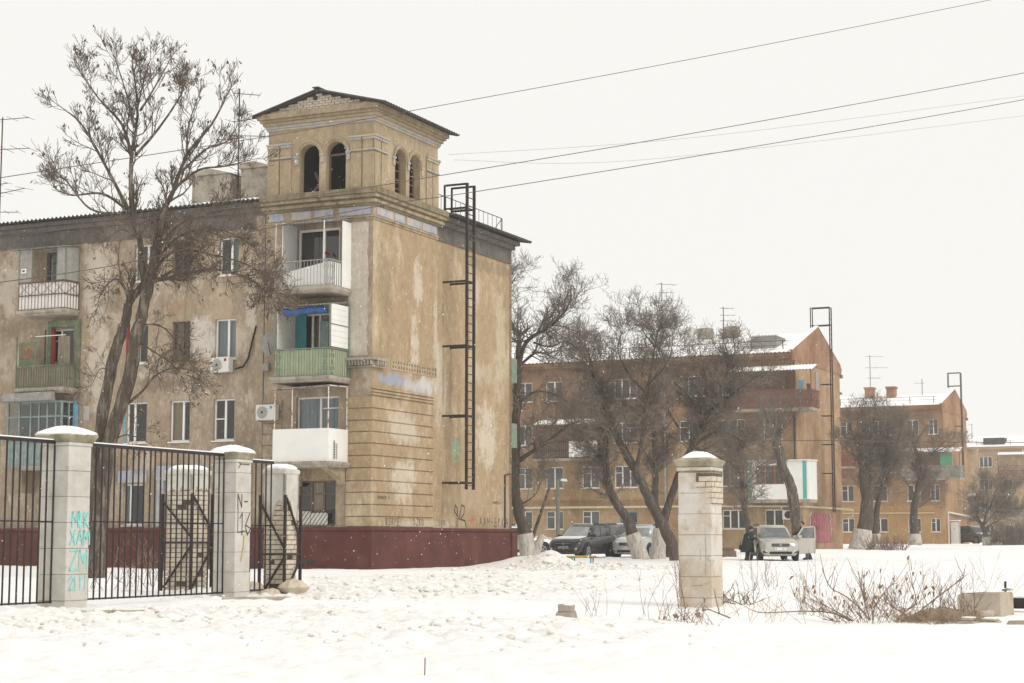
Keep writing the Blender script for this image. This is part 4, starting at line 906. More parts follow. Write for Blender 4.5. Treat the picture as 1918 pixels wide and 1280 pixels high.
antenna(h2m @ Vector((-6.4, 4.5, 15.2)), 2.6, [(2.5, .9, 3, .2, .6), (2.0, 1.0, 3, 0, .7), (1.6, 1.0, 3, .1, .7)], 'short roof antenna beside the orange brick house chimney')
# graffiti on the end wall
M['pink'] = mat('pink_spray_paint', (.62, .16, .28), .8, .25, 4, (.55, .13, .15), .5, .6, 1.3)
Tg = lambda u, z, w: (.002 - w, u, z)
rr = random.Random(4); mb = MB()
for i in range(14):
    u = 3.0 + i * .42
    for zc_, h in ((2.75, .95), (1.75, .95)):
        if rr.random() < .12: continue
        uu = u + rr.uniform(-.1, .1); hh = h * rr.uniform(.8, 1.15); wd = .34; zc2 = zc_ - (.25 if i > 10 else 0)
        pts = [(uu, zc2 - hh * .4), (uu + wd * .4, zc2 - hh * .55), (uu + wd, zc2 - hh * .3), (uu + wd * .8, zc2), (uu + wd * 1.05, zc2 + hh * .35), (uu + wd * .5, zc2 + hh * .5), (uu, zc2 + hh * .3), (uu + wd * .2, zc2)]
        mb.poly([Tg(a, b, -.003 - .0006 * (i + (7 if h > zc_ else 0))) for a, b in pts], 0)
g = mb.build('graffiti', M['pink'], h2); g['label'] = 'pink graffiti letters outlined in dark grey'
ol = []
for i in range(16):
    u = 2.9 + i * .4; ol += [[(u, 3.2), (u + .15, 2.9 + rr.uniform(-.2, .2)), (u + .02, 2.5), (u + .2, 2.25)], [(u, 2.2), (u + .2, 1.9), (u + .05, 1.4 + rr.uniform(-.2, .1)), (u + .2, 1.25)]]
strokes('graffiti_outline', ol, 'spray', .05, h2, lambda u, z, w: (.018 - w, u, z))
strokes('graffiti_outline', [[(2.8, 3.0), (3.3, 3.3), (2.9, 2.5), (3.2, 2.0), (2.7, 1.6)], [(8.2, 3.2), (8.5, 2.9), (8.25, 2.6), (8.55, 2.2), (8.3, 1.9)]], 'oldwhite', .09, h2, lambda u, z, w: (.02 - w, u, z))
# snow-dusted air conditioner
t = thing('air_conditioner', 'small round-fan air conditioner on the orange brick house above the open-doored car', 'air conditioner', h2m @ Vector((-.5, -.02, 2.75)), TH, 'outdoor air conditioner units')
MB().box(-.45, .45, -.32, 0, 0, .62).build('casing', M['acwhite'], t, bevel=.02); MB().tube([(-.05, -.33, .31), (-.05, -.34, .31)], .25, 16).build('fan_opening', M['iron'], t)

# --- brown house behind
c3 = [(-1.38, -.5), (-3.48, -2.28), (-6.8, -5.35), (-9.7, -8.5), (-12.6, -11.4), (-15.6, -14.3), (-19, -17.6)]
h3, rf3 = block('apartment_house', 'brown brick house with ochre lower storey, twin chimneys and a pipe portal', 1773, 163, -30, 11.2, .2, rows(c3, skip={(0, 1), (1, 1), (3, 1)}), M['br3'], M['br3'], ridge=15.3, low=4.55)
h3m = Matrix.Translation(h3.location) @ Matrix.Rotation(TH, 4, 'Z')
bb = balc(h3, -3.9, 1.6, -1.1, 7.1, 'grey', 'corner balcony with snowy canopy and green panel', 1.1, 2.35, .8, 'conc')
MB().box(-.2, .9, -1.0, -.95, 8.2, 9.3).build('green_panel', mat('bright_green_sheet', (.10, .30, .19), .7, .15, 3), bb)
balc(h3, -10.6, -8.3, -1.1, 8.3, 'redrail', 'rusty balcony under a sagging dark canopy', 1.1, None, 0, 'brownframe')
MB().tube([(-30, -.1, 3.9), (-1, -.1, 3.9)], .05, 6).build('gas_pipe', M['gas'], h3)
MB().tube([(.1, .5, 1.0), (.1, .5, 3.95), (.3, 9.5, 3.7), (1.2, 11.4, 3.3)], .09, 6).build('pipe_portal', M['oldwhite'], h3)
for x in (-8.3, -6.2): MB().box(x, x + .85, 4.2, 5.0, 14.4, 16.1).box(x - .08, x + .93, 4.12, 5.08, 15.9, 16.1).build('chimney', M['br2g'], rf3, bevel=.03)
ladder(h3, .6, 5.6, 7.3, 17.3, 'iron roof ladder on the brown house behind the bare pollards')
antenna(h3m @ Vector((-8.0, 5.4, 14.9)), 4.4, [(4.3, 1.6, 2, .2, 1.2), (3.2, 2.0, 3, 0, 1.4), (2.2, 1.2, 4, .1, 1.0)], 'roof antenna above the twin brick chimneys')
antenna(h3m @ Vector((-3.0, 5.4, 14.9)), 1.9, [(1.5, .9, 2, 3.0, .5)], 'short bare aerial pole on the brown house roof')
t = thing('utility_cabinet', 'grey utility cabinet standing at the brown house corner under a white pipe', 'cabinet', h3m @ Vector((.6, 1.2, .85)), TH)
MB().box(-.4, .4, -.3, .3, 0, 2.3).build('body', M['grey'], t, bevel=.03); MB().box(-.36, .36, -.315, -.3, .1, 2.2).build('door', M['oldwhite'], t); MB().box(-.45, .45, -.35, .35, 2.3, 2.38).build('lid', M['capsnow'], t)
# --- pale house at the far right
c4 = [(-4.8, -3.1), (-1.7, -.55), (2.2, 3.8), (5.4, 6.8), (-8.2, -6.9)]
w4 = [(a - 9, b - 9, z0, z1, k) for (a, b, z0, z1, k) in rows(c4, skip={(1, 0)})]
h4, rf4 = block('apartment_house', 'pale ochre house under a snowy roof, farthest along the street', 2040, 232, -40, 12, .2, w4, M['pl4'], M['pl4'], gable=True, ridge=15.6)
h4m = Matrix.Translation(h4.location) @ Matrix.Rotation(TH, 4, 'Z')
balc(h4, -11.2, -7, -1.1, 10.1, 'redrail', 'top-floor balcony under flat snowy canopy', 1.1, 2.6, 0, None)
balc(h4, -11.0, -7, -1.1, 4.4, 'grey', 'grey boarded balcony', 1.1, None, 0, 'grey')
bx = balc(h4, -16.2, -14.4, -1.1, 4.6, 'redrail', 'red balcony with glazed top', 1.3, 2.6, 0, 'redrail')
mb = MB().box(-13.3, -10.5, .6, 2.6, 14.2, 15.1); mb.build('dormer', M['slatedark'], rf4)
antenna(h4m @ Vector((-15.2, 3, 14.6)), 2.6, [(2.5, .8, 2, 2.2, .5)], 'thin aerial on the farthest snowy roof')
# brick side annexe with dark red panel between the two far houses
t = thing('stair_annexe', 'pale rendered annexe with dark brick top behind the brown gable', 'building', h4m @ Vector((-19.5, -1.5, 0)), TH)
MB().box(0, 3.2, 0, 4, .5, 11.3).build('lower_wall', M['pl4'], t); MB().box(-.05, 3.25, -.05, 4.1, 11.3, 14.0).build('upper_wall', M['br2g'], t); MB().box(-.15, 3.35, -.2, 4.2, 14.0, 14.15).build('roof_slab', M['slate'], t)
# ------------------------------------------------------------------ fence pillars, piers, railings
M['block'] = mat('pale_concrete_block', (.55, .525, .48), .92, .1, 4, (.44, .41, .36), .46, .68, 1.9, .3, 30, c3=(.30, .26, .19), lo3=.6, hi3=.78, scale3=3.5)
M['blockw'] = mat('whitewashed_block', (.60, .565, .51), .92, .1, 3, (.52, .43, .33), .44, .62, 1.8, .4, 25, c3=(.36, .28, .19), lo3=.56, hi3=.72, scale3=4)
M['cap'] = mat('mossy_concrete_cap', (.37, .34, .25), .95, .25, 5, (.20, .19, .11), .48, .65, 3, .4)
M['clad'] = mat('cracked_render', (.55, .53, .48), .92, .12, 4, (.42, .39, .33), .5, .7, 2.5, .3)
FD = Vector((.421, .907, 0)); FX = Vector((.907, -.421, 0))
p1 = Vector((-7.52, 29.8, 0)); p2 = p1 + FD * 4.98; p3 = p1 + FD * 6.73; p4 = p3 - FX * 2.27; p0 = p1 - FD * 5.0; p5 = P(1312, 1012, 31.0); p5.z = 0
def snow_cap(t, w, z, h=.14, seed=0):
    rg_ = random.Random(seed); N = 20; rings = []
    for k, (s, hh) in enumerate(((1.0, 0), (1.0, .35), (.86, .72), (.6, .94), (.25, 1.0))):
        rg = []
        for j in range(N):
            a = 2 * math.pi * j / N; c, s_ = math.cos(a), math.sin(a); q = 1 / max(abs(c), abs(s_)) ** .85
            e = 1 + (.05 * rg_.uniform(-1, 1)); rg.append((c * q * w / 2 * s * e, s_ * q * w / 2 * s * e, z + h * hh + rg_.uniform(-.012, .012) * (k > 0)))
        rings.append(rg)
    MB().loft(rings).build('snow_cap', M['capsnow'], t, True)
def pillar(pos, w, zb, zt, label, course, mt, capw=.13, seed=1, skiptop=False):
    t = thing('fence_pillar', label, 'pillar', (pos.x, pos.y, 0), TH, 'fence pillars')
    h = w / 2; z = zb - .25; i = 0
    rg_ = random.Random(seed)
    MB().box(-h + .02, h - .02, -h + .02, h - .02, zb - .3, zt - .3).build('core', M['cap'], t)
    while z < zt - .38:
        z1 = min(z + course, zt - .33); e = rg_.uniform(-.004, .006)
        if z1 - z > .05: MB().box(-h - e, h + e, -h - e, h + e, z + .003, z1 - .002).build('block', mt, t, bevel=.007)
        z = z1; i += 1
    c = h + capw; cs = .78 if mt == M['blockw'] else 1
    MB().box(-h - .02, h + .02, -h - .02, h + .02, zt - .33, zt - .27).build('neck', mt, t, bevel=.01)
    MB().hull8([(-c * .82, -c * .82, zt - .27), (c * .82, -c * .82, zt - .27), (c * .82, c * .82, zt - .27), (-c * .82, c * .82, zt - .27), (-c, -c, zt - .15), (c, -c, zt - .15), (c, c, zt - .15), (-c, c, zt - .15)]).hull8([(-c, -c, zt - .15), (c, -c, zt - .15), (c, c, zt - .15), (-c, c, zt - .15), (-c * .35, -c * .35, zt - .04), (c * .35, -c * .35, zt - .04), (c * .35, c * .35, zt - .04), (-c * .35, c * .35, zt - .04)]).build('cap', M['cap'], t, bevel=.015)
    rings = []; N = 24
    for s, hh in ((.97, -.14), (.93, -.10), (.70, -.045), (.4, .0), (.1, .015)):
        rings.append([(math.cos(a) / max(abs(math.cos(a)), abs(math.sin(a))) ** .93 * c * cs * s * (1 + .03 * rg_.uniform(-1, 1)), math.sin(a) / max(abs(math.cos(a)), abs(math.sin(a))) ** .93 * c * cs * s * (1 + .03 * rg_.uniform(-1, 1)), zt + hh + rg_.uniform(-.01, .01)) for a in [2 * math.pi * j / N for j in range(N)]])
    MB().loft(rings).build('snow_cap', M['capsnow'], t, True)
    return t
t1 = pillar(p1, .58, .22, 3.30, 'pale block fence pillar with teal spray-painted letters', .43, M['block'], .10, 1)
t2 = pillar(p2, .52, .28, 3.22, 'pale block fence pillar with dark scrawled number sixteen', .38, M['block'], .08, 2)
t5 = pillar(p5, .60, .30, 2.93, 'whitewashed lone pillar with exposed brick under its cap', .36, M['blockw'], .07, 3)
pillar(p0, .58, .15, 3.25, 'block fence pillar beyond the railing', .43, M['block'], .10, 4)
Tp = lambda h: (lambda u, z, w: (h - w, u, z))
def on_right(t, h, txts, m, wd, x0):
    for s, u, z, hh, sp in txts: strokes('spray_lettering', text(s, u, z, hh, sp), m, wd, t, Tp(h + .008))
on_right(t1, .29, [('MIK', -.16, 1.62, .25, .62), ('XAM', -.2, 1.33, .23, .75), ('ZM', -.2, .9, .33, .72), ('2lll', -.2, .58, .22, .6)], 'sprayteal', .032, 0)
on_right(t2, .26, [('N-', -.2, 2.0, .28, .8), ('16', -.16, 1.5, .42, .5)], 'spray', .022, 0)
strokes('spray_lettering', [[(-.2, 2.9), (-.12, 2.86), (.18, 2.86)], [(-.2, 2.78), (-.12, 2.86)], [(-.19, 2.0), (-.19, 1.55), (.1, 1.58)]], 'spray', .016, t2, Tp(.268))
M['yellowstain'] = mat('yellow_stain', (.55, .42, .12), .9, .2, 5)
strokes('stain', [[(.04, 1.5), (.02, 1.25), (-.05, 1.0)]], 'yellowstain', .03, t2, Tp(.268))
# exposed bricks of the lone pillar (upper right corner), broken corner
bm = MB().box(-.125, .125, -.06, .06, -.042, .042).mesh('brick', M['silicate'])
def brick_face(t, h, z0, n, faces=(0, 1), skip=None, pitch=.098, wd=None, out=.012, seed=0):
    rg_ = random.Random(seed)
    for r in range(n):
        z = z0 + r * pitch
        for f in faces:
            x = -h + (-.13 if r % 2 else 0)
            while x < h - .03:
                a = max(x, -h); b = min(x + .25, h); x += .262
                if b - a < .05: continue
                if skip and skip(f, (a + b) / 2, z, rg_): continue
                s = (b - a) / .25; c = (a + b) / 2; q = h - .06 + out + rg_.uniform(-.008, .006)
                if f == 0: inst('brick', bm, t, (c, -q, z), (0, 0, 0), (s, 1, 1))
                elif f == 1: inst('brick', bm, t, (q, c, z), (0, 0, R(90)), (s, 1, 1))
                elif f == 2: inst('brick', bm, t, (c, q, z), (0, 0, 0), (s, 1, 1))
                else: inst('brick', bm, t, (-q, c, z), (0, 0, R(90)), (s, 1, 1))
MB().box(.2, .3095, -.29, .29, 2.03, 2.56).build('mortar_bed', M['mortar'], t5); MB().box(.04, .3, -.3095, -.2, 2.31, 2.56).build('mortar_bed', M['mortar'], t5)
brick_face(t5, .305, 2.08, 5, (1,), pitch=.095, out=.02); brick_face(t5, .305, 2.36, 2, (0,), lambda f, c, z, g: c < .0, .095, out=.02, seed=4)
strokes('crack', [[(.12, 2.55), (.2, 2.56), (.3, 2.54)], [(.19, 1.6), (.2, 1.2), (.19, .8)], [(.1, 1.25), (.1, 1.05)], [(-.05, .62), (.12, .62)]], 'cap', .008, t5, lambda u, z, w: (u, -.3085 + w, z))
# brick piers with steel straps
def pier(pos, w, zb, zt, label, seed, clad_lo, jag, bz):
    t = thing('gate_pier', label, 'pier', (pos.x, pos.y, 0), TH, 'brick gate piers'); h = w / 2; rg_ = random.Random(seed)
    MB().box(-h + .03, h - .03, -h + .03, h - .03, zb - .2, zt - .12).build('core', M['mortar'], t)
    n = int((clad_lo + .42 - zb + .1) / .098)
    brick_face(t, h, zb - .02, n, (0, 1, 2, 3), lambda f, c, z, g: g.random() < .05, seed=seed)
    k = h + .035
    for f in range(4):      # render left on the upper part, torn lower edge
        us = [-k + 2 * k * i / 8 for i in range(9)]; lo = [clad_lo + jag[(i + f * 3) % len(jag)] for i in range(9)]
        mb = MB()
        Tf = [lambda u, z, w: (u, -k + w, z), lambda u, z, w: (k - w, u, z), lambda u, z, w: (u, k - w, z), lambda u, z, w: (-k + w, u, z)][f]
        for i in range(8): 
            mb.hull8([Tf(us[i], lo[i], 0), Tf(us[i + 1], lo[i + 1], 0), Tf(us[i + 1], lo[i + 1], .05), Tf(us[i], lo[i], .05), Tf(us[i], zt - .15, 0), Tf(us[i + 1], zt - .15, 0), Tf(us[i + 1], zt - .15, .05), Tf(us[i], zt - .15, .05)])
        mb.build('torn_render', M['clad'], t)
    MB().box(-k - .02, k + .02, -k - .02, k + .02, zt - .16, zt - .06).build('cap', M['clad'], t, bevel=.02)
    snow_cap(t, 2 * k + .02, zt - .06, .11, seed)
    q = k + .03; za, zm, zc_ = bz
    for (x, y) in ((-q, -q), (q, -q), (q, q)): MB().bar((x, y, zb - .1), (x, y, zc_), .05).build('steel_upright', M['iron'], t)
    for z in (zb + .02, zm):
        MB().bar((-q, -q, z), (q, -q, z), .04).build('steel_rail', M['iron'], t); MB().bar((q, -q, z), (q, q, z), .04).build('steel_rail', M['iron'], t)
    for a, b in (((-q, -q, zc_ - .15), (q, -q, zm + .1)), ((q, -q, zm - .05), (-q + .05, -q, zb + .1)), ((q, -q + .05, zc_ - .05), (q, q, zm + .25)), ((q, -q, zb + .05), (q, q, zm - .1))):
        MB().bar(a, b, .035).build('steel_brace', M['iron'], t)
    return t
t3 = pier(p3, .46, .2, 2.88, 'brick gate pier, upper render torn, wrapped in rusty steel braces', 7, 1.95, (.1, .0, -.1, -.15, .05, .2, .25, .1, -.05, -.12, .0), (1, 1.12, 2.3))
t4 = pier(p4, .60, .33, 2.90, 'crumbling brick gate pier seen through the railing, snow-capped', 9, 2.42, (.05, -.04, .06, 0, -.05, .08, .02), (1, 1.35, 2.35))
# snow and rubble skirts come with the ground; rubble stones at the torn pier
for i, (dx, dy, s) in enumerate(((-.35, -.45, .26), (.15, -.5, .22), (.42, -.15, .3), (.1, -.62, .15))):
    rg_ = random.Random(i + 40); rings = []
    for k in range(5):
        f = math.pi * k / 4; rings.append([(s * math.sin(f) * math.cos(a) * rg_.uniform(.75, 1.2), s * math.sin(f) * math.sin(a) * rg_.uniform(.75, 1.2), s * .6 * -math.cos(f)) for a in [2 * math.pi * j / 7 for j in range(7)]])
    o = MB().loft(rings).build('rubble_stone', M['silicate'], None); v = p3 + FX * dx + FD * dy; o.location = (v.x, v.y, gz(v.x, v.y) + s * .2)
    tag(o, ['rounded rubble stone left of the torn brick pier foot', 'middling rubble stone in front of the torn brick pier', 'largest rubble stone right of the torn brick pier foot', 'smallest rubble stone before the torn brick pier'][i], 'stone', 'rubble stones at the brick pier')
# railings
barm = MB().box(-.011, .011, -.011, .011, 0, 1).mesh('bar', M['ironbar'])
def panel(a, b, zb, zt, label, sp=.165, tilt=0):
    d = (b - a); L_ = d.length; ang = math.atan2(d.y, d.x)
    t = thing('fence_panel', label, 'fence', (a.x, a.y, 0), ang, 'iron bar fence panels')
    n = int(L_ / sp)
    for i in range(n + 1): inst('bar', barm, t, (i * L_ / n, 0, zb - .02), (random.uniform(-.004, .004), random.uniform(-.004, .004), 0), (1, 1, zt - zb + .01))
    MB().box(-.05, L_ + .05, -.025, .025, zt - .03, zt + .03).build('top_rail', M['ironbar'], t); MB().box(-.02, L_ + .02, -.015, .015, zb - .015, zb + .015).build('bottom_rail', M['ironbar'], t)
    MB().box(0, L_, .012, .024, zb + (zt - zb) * .5 - .01, zb + (zt - zb) * .5 + .012).build('middle_rail', M['ironbar'], t)
    MB().box(-.05, L_ + .05, -.02, .02, zt + .03, zt + .05).build('rail_snow', M['capsnow'], t)
    return t
panel(p0 + FD * .33, p1 - FD * .31, .38, 3.03, 'black iron bar fence panel ending at the teal-lettered pillar')
panel(p1 + FD * .31, p2 - FD * .28, .40, 3.03, 'black iron bar fence panel between the two lettered pillars')
panel(p2 + FD * .28, p3 - FD * .36, .42, 2.95, 'narrow black bar fence panel beside the torn brick pier')
# ------------------------------------------------------------------ overhead wires
M['wire'] = mat('wire_sheath', (.11, .075, .07), .7, .2, 5); M['wirethin'] = mat('thin_wire', (.30, .28, .26), .7, .1, 5)
def wire(pts, r, label, m='wire', g='overhead wires'):
    pts = [P(*p) for p in pts]; out = []
    for i in range(len(pts) - 1):
        a, b, c, d = pts[max(i - 1, 0)], pts[i], pts[i + 1], pts[min(i + 2, len(pts) - 1)]
        for k in range(12):
            u = k / 12; out.append(.5 * ((2 * b) + (c - a) * u + (2 * a - 5 * b + 4 * c - d) * u * u + (3 * b - a - 3 * c + d) * u ** 3))
    out.append(pts[-1]); o = MB().tube(out, r, 5).build('overhead_wire', M[m], None, True); tag(o, label, 'wire', g); return o
wire([(-250, 372, 34), (100, 318, 36), (500, 256, 40), (770, 208, 43), (1300, 110, 48), (1856, 0, 54), (2200, -70, 58)], .009, 'single thin wire passing high in front of the tower roof', 'wire')
wire([(-250, 478, 37), (0, 445, 39), (480, 384, 42), (850, 325, 46), (1320, 246, 50), (1918, 137, 56), (2300, 60, 60)], .011, 'dark overhead wire crossing in front of the tower base ledge')
wire([(-250, 560, 37), (200, 500, 40), (500, 428, 42), (740, 381, 45), (900, 358, 46), (1400, 277, 50), (1918, 187, 56), (2300, 112, 60)], .011, 'dark overhead wire passing just above the roof ladder of the plastered house')
wire([(840, 290, 90), (1300, 258, 92), (1918, 180, 95), (2100, 155, 96)], .009, 'faint thin wire far behind the tower', 'wirethin')
wire([(850, 300, 96), (1200, 300, 97), (1918, 217, 100), (2100, 190, 102)], .009, 'faint lowest thin wire far behind the tower', 'wirethin')
wire([(1080, 788, 98), (1150, 802, 98), (1400, 822, 99), (1580, 826, 100), (1918, 829, 104), (2200, 826, 108)], .022, 'black cable strung low across the orange brick house')
# ------------------------------------------------------------------ bare trees
M['bark'] = mat('grey_brown_bark', (.085, .068, .052), .95, .45, 7, (.22, .19, .155), .5, .64, 4, .5, 30, stretch=(2, 2, .4))
M['bark2'] = mat('dark_bark', (.085, .068, .056), .95, .35, 6, (.19, .165, .14), .55, .7, 3, .5, 30, stretch=(2, 2, .4))
M['twig'] = mat('brown_twigs', (.125, .098, .08), .95, .25, 2)
M['twig2'] = mat('grey_twigs', (.19, .16, .135), .95, .25, 2)
M['limewash'] = mat('limewashed_bark', (.50, .46, .41), .95, .2, 6, (.26, .22, .18), .52, .68, 5, .5, 30, stretch=(2, 2, .4))
M['seed'] = mat('dry_seed_keys', (.12, .085, .05), .95, .3, 4)
def smooth_path(pts, n=5):
    out = []
    for i in range(len(pts) - 1):
        a, b, c, d = pts[max(i - 1, 0)], pts[i], pts[i + 1], pts[min(i + 2, len(pts) - 1)]
        for k in range(n):
            u = k / n; out.append(.5 * ((2 * b) + (c - a) * u + (2 * a - 5 * b + 4 * c - d) * u * u + (3 * b - a - 3 * c + d) * u ** 3))
    out.append(pts[-1]); return out
class Grower:
    def __init__(s, seed, up=.25, wander=.22, levels=3, nch=(9, 6, 4), lens=(1.6, .7, .35), ang=(35, 65), rmin=.004, seeds=0, droop=0):
        s.r = random.Random(seed); s.up = up; s.wander = wander; s.levels = levels; s.nch = nch; s.lens = lens; s.ang = ang; s.rmin = rmin; s.tw = MB(); s.tr = MB(); s.seeds = seeds; s.sd = MB(); s.droop = droop
    def child_dir(s, d):
        a = R(s.r.uniform(*s.ang)); p = d.orthogonal().normalized(); p = Matrix.Rotation(s.r.uniform(0, 2 * math.pi), 3, d) @ p
        return (d * math.cos(a) + p * math.sin(a)).normalized()
    def twig(s, p, d, ln, r0, lev):
        n = 4 if lev < 2 else 3; pts = [p]; q = p; st = ln / n
        for i in range(n):
            d = (d + Vector((s.r.gauss(0, 1), s.r.gauss(0, 1), s.r.gauss(0, 1))) * s.wander + Vector((0, 0, s.up - s.droop * lev * .2))).normalized()
            q = q + d * st; pts.append(q)
        r1 = max(s.rmin, r0 * .35); rad = [r0 + (r1 - r0) * i / n for i in range(n + 1)]
        s.tw.tube(pts, rad, 5 if r0 > .03 else 3, cap=False)
        if lev < s.levels:
            k = s.nch[min(lev, len(s.nch) - 1)]
            for j in range(k):
                t = s.r.uniform(.2, 1.0) * n; i = min(int(t), n - 1); f = t - i; pp = pts[i].lerp(pts[i + 1], f); dd = (pts[i + 1] - pts[i]).normalized()
                s.twig(pp, s.child_dir(dd), s.lens[min(lev, len(s.lens) - 1)] * s.r.uniform(.55, 1.25) * (1.15 - .5 * t / n), max(s.rmin, rad[i] * .6), lev + 1)
        elif s.seeds and s.r.random() < s.seeds:
            c = pts[-1]
            for k in range(3):
                a = c + Vector((s.r.gauss(0, .03), s.r.gauss(0, .03), s.r.gauss(-.03, .03))); b = a + Vector((s.r.gauss(0, .03), s.r.gauss(0, .03), -.07)); w_ = Vector((s.r.gauss(0, .011), s.r.gauss(0, .011), s.r.gauss(0, .006)))
                s.sd.poly([a - w_, a + w_, b + w_, b - w_])
    def limb(s, pts, r0, r1, f0=.25, dens=1.0, sides=8, ln=1.0, first=1):
        pts = smooth_path(pts); n = len(pts)
        for i in range(1, n - 1): pts[i] = pts[i] + Vector((s.r.gauss(0, r0 * .05), s.r.gauss(0, r0 * .05), 0))
        rad = [(r0 + (r1 - r0) * (i / (n - 1)) ** .8) * s.r.uniform(.92, 1.08) for i in range(n)]
        s.tr.tube(pts, rad, sides if r0 > .05 else 5)
        length = sum((b - a).length for a, b in zip(pts, pts[1:])); k = max(1, int(length * dens * 4.2))
        for j in range(k):
            t = (f0 + (1 - f0) * s.r.random()) * (n - 1); i = min(int(t), n - 2); pp = pts[i].lerp(pts[i + 1], t - i); dd = (pts[i + 1] - pts[i]).normalized()
            s.twig(pp, s.child_dir(dd), s.lens[0] * ln * s.r.uniform(.5, 1.25) * (1.2 - .45 * t / n), max(s.rmin * 1.6, min(rad[i] * .5, .035)), first)
        s.twig(pts[-1], (pts[-1] - pts[-2]).normalized(), s.lens[0] * ln * .6, r1, first)
def px_limb(Y, pts, d0=0, d1=0):
    n = len(pts); return [P(x, y, Y + d0 + (d1 - d0) * i / (n - 1)) for i, (x, y) in enumerate(pts)]
def finish(g, label, base, group, bark='bark', twig='twig', wash=None):
    t = thing('bare_tree', label, 'tree', base, 0, group)
    for nm, mb, m in (('trunk', g.tr, bark), ('crown', g.tw, twig)):
        o = mb.build(nm, M[m], t, nm == 'trunk'); o.matrix_parent_inverse = Matrix.Translation(-Vector(base))
    if g.sd.v:
        o = g.sd.build('seed_keys', M['seed'], t); o.matrix_parent_inverse = Matrix.Translation(-Vector(base)); o['kind'] = 'stuff'
    if wash:
        mb = MB()
        for pts, rad in wash: mb = MB().tube(smooth_path(pts, 3), [(rad[min(i // 3, len(rad) - 1)] * (1 - (i % 3) / 3) + rad[min(i // 3 + 1, len(rad) - 1)] * (i % 3) / 3) * 1.06 for i in range(3 * (len(pts) - 1) + 1)], 9); o = mb.build('limewashed_base', M['limewash'], t, True); o.matrix_parent_inverse = Matrix.Translation(-Vector(base))
    return t
# the tall twin-stemmed ash in front of the plastered house
Y = 48.0
g = Grower(21, up=.20, wander=.16, levels=3, nch=(0, 6, 4), lens=(.95, .5, .24), ang=(26, 56), rmin=.0058, seeds=.10)
L = lambda pts, r0, r1, d0=0, d1=0, **k: g.limb(px_limb(Y, pts, d0, d1), r0, r1, **k)
L([(176, 1090), (178, 960), (182, 850), (202, 720), (220, 646), (234, 606), (242, 566), (255, 550)], .21, .11, .3, .2, f0=.85, dens=.1)
L([(180, 1090), (190, 950), (205, 830), (240, 720), (252, 646), (266, 592), (276, 545), (287, 505), (295, 468), (297, 444)], .24, .12, -.1, 0, f0=.6, dens=.12)
L([(276, 545), (266, 500), (262, 449), (247, 397), (246, 297), (254, 247), (258, 195), (248, 125)], .12, .02, 0, .3, f0=.3, dens=.8)
L([(297, 444), (303, 415), (310, 388), (325, 357), (350, 291), (397, 232), (429, 172)], .12, .02, 0, -.3, f0=.2, dens=.9)
L([(241, 394), (197, 310), (154, 235), (120, 205)], .06, .015, 0, -1.0, f0=.15)
L([(247, 297), (229, 235), (185, 185), (146, 130)], .055, .012, 0, .8, f0=.15)
L([(254, 291), (297, 241), (335, 185), (344, 166)], .05, .012, 0, -.8, f0=.15)
L([(235, 391), (191, 363), (135, 366), (105, 355)], .05, .012, 0, .5, f0=.15)
L([(228, 400), (170, 392), (125, 340), (100, 318)], .04, .012, 0, -.6, f0=.2)
L([(263, 207), (292, 160), (315, 118)], .04, .012, 0, .6, f0=.1); L([(252, 240), (235, 170), (215, 110)], .035, .012, 0, -.6, f0=.1); L([(258, 200), (272, 140), (282, 112)], .03, .01, 0, -.4, f0=.1)
L([(326, 354), (372, 319), (420, 312), (470, 300)], .05, .012, 0, -.8, f0=.1); L([(350, 291), (352, 240), (368, 190)], .04, .012, 0, .5, f0=.1); L([(338, 325), (385, 280), (425, 265), (445, 235)], .035, .012, 0, .8, f0=.1)
g.droop = .12; g.up = .10
L([(255, 550), (279, 529), (319, 521), (400, 505), (470, 525), (515, 565)], .085, .015, .2, -1.0, f0=.15, dens=2.0, ln=1.0)
L([(287, 505), (330, 470), (400, 478), (470, 500), (505, 540)], .05, .012, 0, -1.4, f0=.1, dens=1.7); L([(290, 490), (340, 440), (410, 430), (465, 455)], .045, .012, 0, .8, f0=.1, dens=1.6)
L([(295, 468), (330, 425), (380, 405), (440, 390)], .045, .012, 0, -.6, f0=.1, dens=1.7); L([(262, 449), (230, 430), (205, 445)], .03, .01, 0, -.5, f0=.1, dens=1.3)
L([(242, 566), (239, 553), (228, 531), (215, 523), (197, 537), (185, 560)], .07, .012, .2, -.6, f0=.4, dens=1.2)
L([(262, 610), (300, 610), (330, 640), (350, 675)], .03, .01, 0, -.8, f0=.2); L([(258, 640), (290, 660), (330, 690), (350, 730)], .028, .01, 0, -.8, f0=.2)
L([(222, 770), (265, 735), (290, 705), (325, 690), (365, 695)], .05, .012, 0, -.6, f0=.3, dens=1.0); L([(215, 700), (190, 690), (175, 715)], .022, .008, .2, -.5, f0=.2); L([(205, 830), (235, 815), (265, 822)], .03, .01, 0, -.5, f0=.3)
bs = P(178, 1088, Y); finish(g, 'tall twin-stemmed bare ash with hanging seed keys in front of the plastered house', (bs.x, bs.y, gz(bs.x, bs.y)), 'bare trees', 'bark', 'twig')
